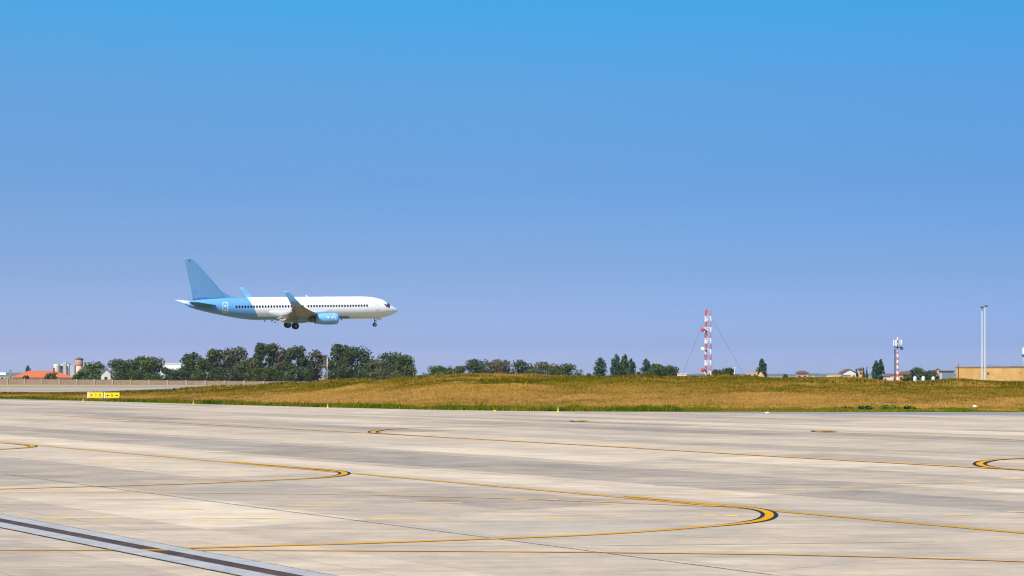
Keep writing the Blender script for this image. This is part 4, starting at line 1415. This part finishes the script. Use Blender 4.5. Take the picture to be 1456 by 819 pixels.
# industrial block beyond the red roof
Yb = 900
root = empty('silo_building', (AT(94, Yb), Yb + 10, 0))
tag(root, 'pale industrial building with a rounded white tower behind the red roof', 'building')
k = F / Yb
b = MB()
z1 = ZT(517.5, Yb)
b.lathe([(0, 1.7), (z1 - 0.8, 1.7), (z1, 1.5), (z1 + 0.01, 0.02)], (AT(80.8, Yb) - root.location.x, -10, 0), 'z', 20, caps=(False, False))
b.build('tower', M['cream'], root, False)
for (u0, u1, vt, m, dy) in ((84, 89, 518.5, 'pale_wall', -8), (89, 93, 517.0, 'grey_wall', -9), (93, 97, 518.2, 'pale_wall', -8.5), (97, 104.5, 519.6, 'grey_wall', -8), (104.5, 127, 519.0, 'grey_wall', -6)):
    b = MB()
    zt = ZT(vt, Yb)
    b.box(((AT((u0 + u1) / 2, Yb)) - root.location.x, dy + 4, zt / 2), ((u1 - u0) / k - 0.02, 8, zt))
    b.build('block', M[m], root)
    b = MB()
    b.box(((AT((u0 + u1) / 2, Yb)) - root.location.x, dy + 4, zt + 0.2), ((u1 - u0) / k + 0.2, 8.2, 0.4))
    b.build('cornice', M['pale_wall'], root)
for (u, v) in ((81, 521), (86.5, 522), (95, 522.5), (99, 523), (102.5, 523), (110, 523), (114, 523), (119, 523)):
    b = MB()
    b.box((AT(u, Yb) - root.location.x, -9.6 if u < 83 or 84 < u < 0 else -8.2 if u < 97 else -6.4, ZT(v, Yb)), (0.7, 3.6 if u < 83 else 1.0, 1.6))
    b.build('window', M['pane'], root)
# water tower
Yw = 840
root = empty('water_tower', (AT(112.8, Yw), Yw, 0))
tag(root, 'round brick water tower with a dark conical cap', 'tower')
z0, z1, z2 = ZT(520, Yw), ZT(511.0, Yw), ZT(507.8, Yw)
b = MB(); b.lathe([(0, 1.75), (z0, 1.70)], n=24); b.build('shaft', M['brick_pink'], root, True)
b = MB(); b.lathe([(z0 + 0.01, 1.78), (z0 + 0.3, 1.86), (z1, 1.80)], n=24); b.build('tank', M['brick_pale'], root, True)
b = MB(); b.lathe([(z1 + 0.01, 2.05), (z1 + 0.35, 2.05), (z2 - 0.25, 0.75), (z2, 0.12)], n=24); b.build('cap', M['slate'], root)
b = MB()
for q in (0.33, 0.66):
    b.lathe([(z0 * q, 1.77), (z0 * q + 0.25, 1.77)], n=24, caps=(False, False))
b.build('brick_band', M['brick_pale'], root, True)
house('white_gable_house', 'small white gabled house end between the light green tree and the dark clump', 144, 157, 532.5, 524.5, 640, 'pale_wall', 'grey_wall', 'gable', axis='y', depth=7, windows=1)
house('white_hangar', 'long white flat building showing over the trees', 228, 264, 517.8, 516.2, 800, 'white', 'pale_wall', 'flat', depth=16, cat='building')
b = MB()
Yp = 620
b.tube((0, 0, 0), (0, 0, ZT(525.5, Yp)), 0.14, 0.10, 8)
root = empty('utility_pole', (AT(15, Yp), Yp, 0))
tag(root, 'short dark pole with a crossarm left of the orange roof', 'pole')
b.build('pole', M['dark'], root)
b = MB(); b.box((0, 0, ZT(527.5, Yp)), (1.3, 0.12, 0.14)); b.build('crossarm', M['dark'], root)
b = MB(); b.box((0, -0.15, ZT(532, Yp)), (0.4, 0.25, 1.2)); b.build('box', M['fence_post'], root)

# wooden pole in front of the belt
Yp = 420
root = empty('utility_pole', (AT(465.3, Yp), Yp, 0))
tag(root, 'plain wooden pole with whitened upper half in front of the trees', 'pole')
zm, zt = ZT(527, Yp), ZT(509.5, Yp)
b = MB(); b.tube((0, 0, -0.1), (0.02, 0, zm), 0.15, 0.13, 8); b.build('lower_shaft', mottled('brown_pole_wood', (0.22, 0.12, 0.08), (0.28, 0.17, 0.12), 3, 0.9), root, True)
b = MB(); b.tube((0.02, 0, zm + 0.01), (0.0, 0, zt), 0.14, 0.12, 8); b.build('upper_shaft', mottled('bleached_pole_wood', (0.55, 0.50, 0.45), (0.45, 0.40, 0.34), 3, 0.9), root, True)

# ------------------------------------------------------------------ lattice mast with guys
Ym = 450
km = F / Ym
root = empty('lattice_mast', (AT(1006.7, Ym), Ym, 0))
tag(root, 'tall red and white guyed lattice mast with three drum antennas', 'mast')
ztop = ZT(441.5, Ym)
hw = 0.74
nsec = 14
sh_ = ztop / nsec
for i in range(nsec):
    red = (i % 2 == 1)
    m = M['mast_red'] if red else M['white']
    z0, z1 = i * sh_, (i + 1) * sh_ - 0.01
    b = MB()
    cs = [(-hw, -hw), (hw, -hw), (hw, hw), (-hw, hw)]
    for j in range(4):
        p, q = cs[j], cs[(j + 1) % 4]
        r = 0.085 if j in (0, 3) else 0.055
        b.tube((p[0], p[1], z0), (p[0], p[1], z1), r, n=6)
        b.tube((p[0], p[1], z1 - 0.08), (q[0], q[1], z1 - 0.08), 0.05, n=5)
        b.tube((p[0], p[1], z0 + 0.1), (q[0], q[1], z1 - 0.15), 0.04, n=5)
    b.build('mast_section', m, root)
    # cable ladder up the left half
    b = MB()
    b.box((-hw + 0.36, -hw + 0.35, (z0 + z1) / 2), (0.26, 0.05, z1 - z0))
    b.build('cable_ladder', m, root)
b = MB()
b.tube((-0.4, -hw, ztop), (-0.4, -hw, ztop + 0.45), 0.18, 0.12, 8)
b.build('warning_light', M['red'], root)
for v, m, sx in ((468.8, 'red', -1), (496.5, 'white', -1), (526.0, 'red', -1)):
    z = ZT(v, Ym)
    b = MB()
    b.lathe([(-0.62, 0.05), (-0.60, 0.48), (0.1, 0.52), (0.35, 0.20), (0.55, 0.10)], (sx * (hw + 0.55), -hw - 0.15, z), 'x', 18)
    d = b.build('drum_antenna', M[m], root, False)
    b = MB()
    b.tube((sx * (hw + 0.1), -hw - 0.1, z - 0.45), (-hw + 0.2, -hw + 0.2, z - 0.45), 0.14, n=8)
    b.box((-hw + 0.15, -hw - 0.12, z - 0.42), (0.55, 0.3, 0.5))
    b.build('bracket', M['dark'], d)
za = ZT(450.5, Ym)
for (gx, gy) in ((AT(960, Ym) - root.location.x, -6), (AT(1064, Ym) - root.location.x, -6), (4, 24)):
    b = MB()
    b.tube((math.copysign(hw, gx), -0.2, za), (gx, gy, 0.0), 0.030, n=5)
    b.build('guy_wire', M['dark'], root)

# ------------------------------------------------------------------ striped radio mast
Yc = 550
root = empty('radio_mast', (AT(1276.3, Yc), Yc, 0))
tag(root, 'slim red and white banded radio mast crowned with panel antennas', 'mast')
zt = ZT(479.5, Yc)
nb = 17
for i in range(nb):
    z0, z1 = zt * i / nb, zt * (i + 1) / nb - 0.01
    b = MB()
    b.tube((0, 0, z0), (0, 0, z1), 0.33 - 0.006 * i, 0.33 - 0.006 * i, 12)
    b.build('pole_band', M['mast_red'] if i % 2 else M['white'], root, False)
b = MB()
b.box((-0.95, 0.1, ZT(498, Yc) / 2 + 0.4), (0.13, 0.4, ZT(498, Yc)))
b.box((-0.72, 0.1, ZT(498, Yc) / 2 + 0.4), (0.10, 0.3, ZT(498, Yc)))
for i in range(18):
    b.box((-0.5, 0.1, 0.7 * i + 1.0), (0.9, 0.06, 0.06))
b.build('cable_tray', M['dark'], root)
zp = ZT(492.5, Yc)
b = MB()
b.lathe([(zp - 0.4, 0.9), (zp - 0.25, 1.35), (zp - 0.15, 1.35)], n=14)
for i in range(10):
    a = 2 * math.pi * i / 10
    b.tube((1.3 * math.cos(a), 1.3 * math.sin(a), zp - 0.2), (1.3 * math.cos(a), 1.3 * math.sin(a), zp + 0.7), 0.035, n=4)
b.build('platform', M['dark'], root)
for a, r in ((200, 1.45), (235, 1.3), (305, 1.1), (340, 1.3), (80, 1.3)):
    b = MB()
    x, y = r * math.cos(R(a)), r * math.sin(R(a))
    b.box((x, y, zp + 1.15), (0.32, 0.16, 1.9), Matrix.Rotation(R(a + 90), 3, 'Z'))
    b.tube((x * 0.9, y * 0.9, zp - 0.2), (x * 0.9, y * 0.9, zp + 2.2), 0.05, n=6)
    b.build('panel_antenna', M['plane_white'], root)
b = MB()
b.lathe([(-0.15, 0.05), (-0.12, 0.5), (0.2, 0.5), (0.25, 0.1)], (1.15, -0.8, zp - 0.7), 'y', 14)
b.build('dish', M['dark'], root)
b = MB(); b.tube((0, 0, zt), (0, 0, zt + 0.6), 0.10, 0.05, 6); b.build('lightning_rod', M['red'], root)
for (gx, gy) in ((-8.5, -3), (8.5, -3), (0.5, 9)):
    b = MB()
    b.tube((0, 0, ZT(500, Yc)), (gx, gy, 0), 0.022, n=4)
    b.build('guy_wire', M['steel'], root)
# the mast cut by the right frame edge
Ye = 520
root = empty('antenna_mast', (AT(1455.5, Ye), Ye, 0))
tag(root, 'white topped antenna mast above the sandy wall at the right frame edge', 'mast')
b = MB(); b.tube((0, 0, 0), (0, 0, ZT(494, Ye)), 0.16, 0.10, 8); b.build('pole', M['steel'], root)
b = MB(); b.lathe([(ZT(503, Ye), 0.30), (ZT(494.5, Ye), 0.30)], (-0.15, -0.3, 0), n=10); b.build('radome', M['plane_white'], root)
b = MB(); b.box((-0.1, -0.1, ZT(506, Ye)), (0.9, 0.5, 0.5)); b.build('bracket', M['dark'], root)
b = MB(); b.box((0.15, -0.35, ZT(511, Ye)), (0.5, 0.3, 1.1)); b.build('panel_antenna', M['plane_white'], root)

# ------------------------------------------------------------------ the two floodlight poles
GL = 'pair of white light poles'
M['pole_white'] = mottled('weathered_white_pole', (0.56, 0.57, 0.58), (0.46, 0.47, 0.48), 0.8, 0.5)
def light_pole(u, vt, Y, label, head):
    root = empty('light_pole', (AT(u, Y), Y, 0))
    tag(root, label, 'light pole', GL)
    z = ZT(vt, Y)
    b = MB()
    b.tube((0, 0, 0.0), (0, 0, z), 0.15, 0.11, 14)
    b.tube((0, 0, 0.0), (0, 0, 0.4), 0.32, 0.30, 14)
    b.build('pole', M['pole_white'], root, False)
    b = MB()
    b.tube((0, 0, z), (0, -0.1, z + 0.30), 0.09, 0.07, 8)
    b.build('arm', M['steel'], root)
    b = MB()
    x, dz = head
    vs = [(x - 0.30, -0.55, z + dz), (x + 0.20, -0.45, z + dz + 0.08), (x + 0.20, 0.25, z + dz + 0.22), (x - 0.30, 0.25, z + dz + 0.16)]
    vs += [(p[0] * 0.9, p[1], p[2] + 0.16) for p in vs]
    b.add(vs, [(3, 2, 1, 0), (4, 5, 6, 7), (0, 1, 5, 4), (1, 2, 6, 5), (2, 3, 7, 6), (3, 0, 4, 7)])
    b.build('lamp_head', M['dark'], root)
light_pole(1396.4, 440.0, 330, 'left white light pole of the pair before the sandy wall, lamp slightly lower', (0.0, 0.25))
light_pole(1400.6, 437.6, 334, 'right white light pole of the pair before the sandy wall, lamp slightly higher', (0.25, 0.15))

# ------------------------------------------------------------------ buildings on the right
Yr = 372
x0, x1 = AT(1359.5, Yr), AT(1530, Yr)
wh_w, wh_rz = x1 - x0, R(-14.5)
wh_c = Vector((x0, Yr, 0)) + Matrix.Rotation(wh_rz, 3, 'Z') @ Vector((wh_w / 2, 6, 0))
root = empty('sandy_warehouse', wh_c, wh_rz)
tag(root, 'long sandy rendered blank-walled building behind the two light poles', 'building')
zt = ZT(522.6, Yr)
def wx(u):
    return (AT(u, Yr) - x0) * 1.02 - wh_w / 2
b = MB(); b.box((0, 0, zt / 2), (wh_w, 12, zt)); b.build('wall', M['beige'], root)
b = MB(); b.box((0, 0, zt + 0.10), (wh_w + 0.3, 12.3, 0.20)); b.build('parapet', mottled('stained_parapet', (0.16, 0.12, 0.08), (0.28, 0.20, 0.12), 0.9, 0.95), root)
b = MB(); b.tube((-wh_w / 2 + 0.45, -6.12, 0), (-wh_w / 2 + 0.45, -6.12, zt + 0.75), 0.09, n=8); b.build('drainpipe', M['roof_brown'], root)
b = MB()
xs = [wx(u) for u in (1402, 1420, 1440, 1456, 1480)]
zs = [ZT(v, Yr) for v in (520.0, 521.2, 521.0, 521.2, 521.0)]
for i in range(4):
    b.tube((xs[i], -5.5, zs[i]), (xs[i + 1], -5.5, zs[i + 1]), 0.05, n=5)
for i in range(5):
    b.tube((xs[i], -5.5, zt + 0.15), (xs[i], -5.5, zs[i] + 0.05), 0.035, n=5)
b.build('roof_cable', M['dark'], root)
for (u, v, w, hh) in ((1402.5, 531, 0.35, 0.5), (1445.5, 530.2, 0.30, 0.10)):
    b = MB(); b.box((wx(u), -6.04, ZT(v, Yr)), (w, 0.10, hh), Matrix.Rotation(R(35 if u > 1440 else 0), 3, 'Y')); b.build('wall_bracket', M['dark'], root)
# container
Yk = 385
root = empty('metal_container', (AT(1348, Yk), Yk + 1.3, 0), R(-14))
tag(root, 'bluish grey metal container with a dark flat roof beside the sandy building', 'container')
w, zt = 20 / F * Yk, ZT(528.6, Yk)
b = MB(); b.box((0, 0, zt / 2), (w, 2.6, zt))
for i in range(10):
    b.box(((i - 4.5) * w / 10.4, -1.32, zt / 2), (0.10, 0.05, zt - 0.3))
b.build('body', M['sheet_metal'], root)
b = MB(); b.box((0.05, 0, zt + 0.14), (w + 0.35, 3.0, 0.26)); b.build('roof', M['dark'], root)
b = MB(); b.box((-w / 2 + 0.35, -1.36, zt / 2), (0.5, 0.06, zt - 0.5)); b.build('door', M['grey_wall'], root)
# three tanks
M['tank_grey'] = mottled('dusty_white_tank', (0.50, 0.53, 0.58), (0.42, 0.45, 0.50), 1.5, 0.7)
GT = 'white tanks below the dark tree'
for u, v, r, lab in ((1301, 535.2, 0.40, 'leftmost white round tank under the dark tree'), (1312.8, 535.0, 0.42, 'middle white round tank under the dark tree'), (1327, 535.4, 0.40, 'rightmost white round tank, nearest the grey container')):
    Yt = 395
    root = empty('tank', (AT(u, Yt), Yt, 0))
    tag(root, lab, 'tank', GT)
    z = ZT(v, Yt)
    b = MB(); b.lathe([(0, r), (z - 0.25, r), (z - 0.1, r * 0.8), (z, r * 0.35), (z + 0.01, 0.02)], n=18, caps=(True, False)); b.build('shell', M['tank_grey'], root, True)
    b = MB(); b.lathe([(z, 0.10), (z + 0.14, 0.10)], n=10); b.build('lid', M['steel'], root)
house('brown_roof_house', 'small house with a pointed brown red roof just left of the grey container', 1326, 1341, 530.5, 524.0, 640, 'brown_wall', 'roof_brown', 'gable', axis='y', depth=8, windows=1)
house('beige_house', 'beige house with a low reddish roof beside the radio mast', 1278, 1292, 532.0, 528.0, 580, 'orange_wall', 'roof_brown', 'hip', depth=8, windows=2)
house('red_shed', 'low dull red shed at the left foot of the radio mast', 1266, 1275, 534.0, 532.0, 600, 'brick_pale', 'roof_brown', 'flat', depth=5, windows=1, cat='shed')
house('long_low_house', 'long low dark roofed house between the twin poplar and the red shed', 1256, 1268, 535.0, 532.2, 640, 'brown_wall', 'slate', 'gable', depth=7, windows=2)
house('low_white_wall_house', 'low whitish building at ground level left of the radio mast', 1261, 1270, 538.6, 537.2, 500, 'cream', 'pale_wall', 'flat', depth=4, cat='building')
h, ro = house('white_gable_house', 'white house with a dark red gable roof left of the small conifers', 1196, 1214, 530.5, 525.0, 680, 'pale_wall', 'roof_brown', 'gable', axis='y', depth=9, windows=3, rz=R(10))
house('grey_lean_to', 'dark grey low shed in front of the white house with red gable roof', 1197, 1209, 533.8, 533.0, 600, 'grey_wall', 'slate', 'flat', depth=4, cat='shed')
house('orange_house', 'narrow apricot house between the small conifers', 1220.8, 1226.6, 525.5, 522.5, 730, 'orange_wall', 'roof_brown', 'hip', depth=7, windows=1)
house('tan_wall', 'long tan blank wall left of the white gable house', 1176, 1195, 533.3, 532.8, 560, 'cream', 'brown_wall', 'flat', depth=1.0, cat='wall')
house('brown_hut', 'brown hut with a dark low roof standing alone on the right skyline', 1132.5, 1148.5, 530.5, 527.0, 620, 'brown_wall', 'roof_brown', 'hip', depth=7, windows=2)
house('flat_brown_block', 'flat roofed brownish block left of the lone broad poplar', 1062, 1077, 528.8, 528.2, 640, 'brown_wall', 'brown_wall', 'flat', depth=8, cat='building', windows=2)
house('low_white_shed', 'low whitish shed on the skyline left of the lattice mast', 963, 976, 532.0, 531.2, 560, 'cream', 'pale_wall', 'flat', depth=5, cat='shed')
# small posts
def post(name, label, u, vt, Y, r, m, cat='post'):
    root = empty(name, (AT(u, Y), Y, 0))
    tag(root, label, cat)
    z = ZT(vt, Y)
    b = MB(); b.tube((0, 0, 0), (0, 0, z), r, r * 0.8, 8); b.build('shaft', M[m], root)
    b = MB(); b.box((0, 0, z + 0.06), (r * 3.2, r * 3.2, 0.14)); b.build('cap', M[m], root)
post('white_post', 'little white post in front of the dark tree right of the lattice mast', 1044.3, 522.8, 420, 0.10, 'white')
post('aerial', 'hair-thin grey aerial between the brown hut and the tan wall', 1166, 525.5, 620, 0.07, 'steel', 'aerial')
post('aerial', 'thin short aerial left of the white house with red gable roof', 1187, 528.5, 620, 0.06, 'steel', 'aerial')
# heaps
def heap(name, label, u, vt, hw_px, Y, m, cat='heap'):
    g = np.random.default_rng(int(u))
    W, H = hw_px / F * Y, ZT(vt, Y)
    n, k = 28, 8
    vs = [(0, 0, H)]
    for j in range(1, k + 1):
        q = j / k
        for i in range(n):
            a = 2 * math.pi * i / n
            r = W * q * (1 + 0.10 * math.sin(3 * a + u) + g.normal(0, 0.03))
            vs.append((r * math.cos(a), r * math.sin(a) * 0.8, max(-0.1, H * (1 - q ** 1.6) + g.normal(0, 0.05) - (0.15 if j == k else 0))))
    fs = [(0, 1 + i, 1 + (i + 1) % n) for i in range(n)]
    fs += [(1 + (j - 1) * n + i, 1 + j * n + i, 1 + j * n + (i + 1) % n, 1 + (j - 1) * n + (i + 1) % n) for j in range(1, k) for i in range(n)]
    b = MB(); b.add(vs, fs)
    o = b.build(name, m, None, True, (AT(u, Y), Y, 0))
    tag(o, label, cat)
heap('earth_heap', 'orange earth heap in front of the lone broad poplar', 1082, 529.2, 13, 300, mottled('orange_earth', (0.52, 0.31, 0.11), (0.44, 0.25, 0.09), 1.0, 0.95))
heap('straw_heap', 'small bright yellow heap right of the brown hut', 1156.5, 534.0, 7.5, 300, mottled('yellow_straw', (0.74, 0.47, 0.06), (0.62, 0.38, 0.05), 1.0, 0.95))

# ------------------------------------------------------------------ taxiway signs, edge lights and small things on the verge
M['sign_yellow'] = mottled('sign_yellow', (0.82, 0.60, 0.015), (0.76, 0.55, 0.015), 2, 0.45)
M['sign_black'] = mottled('sign_black', (0.02, 0.018, 0.01), (0.03, 0.025, 0.012), 2, 0.5)
def lettering(text, size, parent, x, y, z, m):
    cu = bpy.data.curves.new('legend', 'FONT')
    cu.body = text
    cu.size = size
    cu.extrude = 0.004
    cu.align_x = 'CENTER'
    cu.align_y = 'CENTER'
    tmp = bpy.data.objects.new('legend', cu)
    me = bpy.data.meshes.new_from_object(tmp)
    bpy.data.objects.remove(tmp)
    bpy.data.curves.remove(cu)
    me.materials.clear()
    me.materials.append(m)
    o = bpy.data.objects.new('legend', me)
    COL.objects.link(o)
    o.parent = parent
    o.location = (x, y, z)
    o.rotation_euler = (R(90), 0, 0)
    return o
def arrow(b, x, z, s, ang):
    pts = [(-0.09, -0.5), (0.09, -0.5), (0.09, 0.05), (0.34, 0.05), (0, 0.5), (-0.34, 0.05), (-0.09, 0.05)]
    ca, sa = math.cos(ang), math.sin(ang)
    f = [(x + s * (p[0] * ca - p[1] * sa), -0.137, z + s * (p[0] * sa + p[1] * ca)) for p in pts]
    k = [(p[0], -0.125, p[2]) for p in f]
    b.add(f + k, [tuple(range(7))] + [(i, (i + 1) % 7, 7 + (i + 1) % 7, 7 + i) for i in range(7)])
Ys = 214.0
GS = 'yellow taxiway signs'
def taxi_sign(u0, u1, vt, label, spec):
    w = (u1 - u0) / F * Ys
    root = empty('taxiway_sign', (AT((u0 + u1) / 2, Ys), Ys, 0))
    tag(root, label, 'sign', GS)
    zt = ZT(vt, Ys)
    z0 = zt - 0.68
    b = MB(); b.box((0.03, 0, (z0 + zt) / 2), (w - 0.06, 0.24, zt - z0)); b.build('face', M['sign_yellow'], root)
    b = MB(); b.box((-w / 2 - 0.06, 0, (z0 + zt) / 2), (0.16, 0.30, zt - z0 + 0.04)); b.build('end_plate', M['white'], root)
    b = MB()
    for x in (-w * 0.32, w * 0.32):
        b.tube((x, 0, 0), (x, 0, z0 - 0.002), 0.05, n=8)
    b.build('leg', M['steel'], root)
    zc = zt - 0.36
    for k, ch in enumerate(spec):
        x = (k - 1) * w * 0.30
        if ch in '<^>':
            b = MB(); arrow(b, x, zc, 0.38, {'<': R(90), '^': 0, '>': R(-90)}[ch]); fix_normals(b.build('arrow', M['sign_black'], root))
        else:
            lettering(ch, 0.48, root, x, -0.127, zc, M['sign_black'])
taxi_sign(126.2, 146.6, 557.9, 'yellow taxiway sign with an A first and an upward arrow last, left of the two', 'A3^')
taxi_sign(149.6, 170.2, 558.2, 'yellow taxiway sign with arrows pointing both ways, right of the two', '<B>')

def edge_light(u, v, label):
    x, y = G(u, v)
    root = empty('edge_light', (x, y, 0))
    tag(root, label, 'edge light', 'blue edge lights along the apron')
    b = MB(); b.lathe([(0, 0.13), (0.04, 0.12), (0.07, 0.05), (0.34, 0.045)], n=14); b.build('base', M['sign_yellow'], root)
    b = MB(); b.lathe([(0.341, 0.08), (0.39, 0.095)], n=14); b.build('collar', M['steel'], root)
    b = MB(); b.lathe([(0.392, 0.08), (0.45, 0.085), (0.50, 0.06), (0.52, 0.02)], n=14); b.build('lens', M['lens'], root, True)
M['lens'] = mottled('blue_lens_glass', (0.06, 0.10, 0.32), (0.08, 0.14, 0.36), 6, 0.15, 0, 0.6)
edge_light(118.4, 570.8, 'blue edge light on a yellow stem left of the two yellow signs')
edge_light(275, 574.9, 'blue edge light on a yellow stem right of the two yellow signs')
edge_light(466, 580.0, 'blue edge light on a yellow stem in line with the wooden pole')
edge_light(793.5, 585.4, 'blue edge light on a yellow stem, the rightmost one on the verge')

def stone(label, u, v, Y, size, m, zz=None, cat='stone', name='stone'):
    g = np.random.default_rng(int(u * 3))
    b = MB()
    n = 9
    prof = [(0.0, 0.8), (0.35, 1.0), (0.75, 0.7), (1.0, 0.15)]
    b.lathe([(h * size * 0.8, r * size) for h, r in prof], n=n)
    b.v = [(p[0] * (1 + g.normal(0, 0.12)), p[1] * (1 + g.normal(0, 0.12)), p[2]) for p in b.v]
    o = b.build(name, m, None, False, (AT(u, Y), Y, ZT(v, Y)))
    tag(o, label, cat)
stone('pale stone lying in the grass near the right frame edge', 1386, 579.0, 152, 0.24, M['cream'])
stone('pale lump lying on the asphalt strip right of the centre', 1091, 588.2, 141.8, 0.20, M['white'])
stone('yellow painted lump at the apron edge left of the rightmost edge light', 703.5, 585.0, 150.6, 0.16, M['sign_yellow'])
# red marker
x, y = AT(445.5, 180), 180
root = empty('marker_board', (x, y, 0))
tag(root, 'small faded red marker in the grass left of the edge light by the wooden pole', 'marker')
zz = ZT(571, 180)
b = MB(); b.box((0, 0, zz), (0.42, 0.04, 0.30)); b.build('board', M['mast_red'], root)
b = MB(); b.tube((0, 0.05, 0), (0, 0.05, zz + 0.1), 0.03, n=6); b.build('stake', M['steel'], root)
# leafy clumps on the right part of the verge
for u, s_, lab in ((1203, 4, 'small green shrub on the verge, leftmost of four'), (1230, 8, 'wide green shrub on the verge, second of four from the left'), (1262, 11, 'largest green shrub on the verge right of the radio mast'), (1293, 7, 'green shrub on the verge just right of the largest one')):
    Yv = 151
    T(lab, u, 578.5 + (11 - s_) * 0.35, s_, Yv, 'leaf_verge', name='bush', base=0.0, n=500, group='shrubs along the verge')

# ------------------------------------------------------------------ haze: the summer air between here and the horizon
hz = bpy.data.materials.new('summer_haze')
hz.use_nodes = True
hn, hl = hz.node_tree.nodes, hz.node_tree.links
hn.clear()
ho = hn.new('ShaderNodeOutputMaterial')
hv = hn.new('ShaderNodeVolumePrincipled')
hv.inputs['Color'].default_value = (0.80, 0.88, 1.0, 1)
hv.inputs['Density'].default_value = 0.00006
hv.inputs['Anisotropy'].default_value = 0.2
hl.new(hv.outputs[0], ho.inputs['Volume'])
b = MB()
b.box((0, 7600, 49.5), (18400, 16900, 102))
hb = b.build('haze', hz)
hb['kind'] = 'stuff'
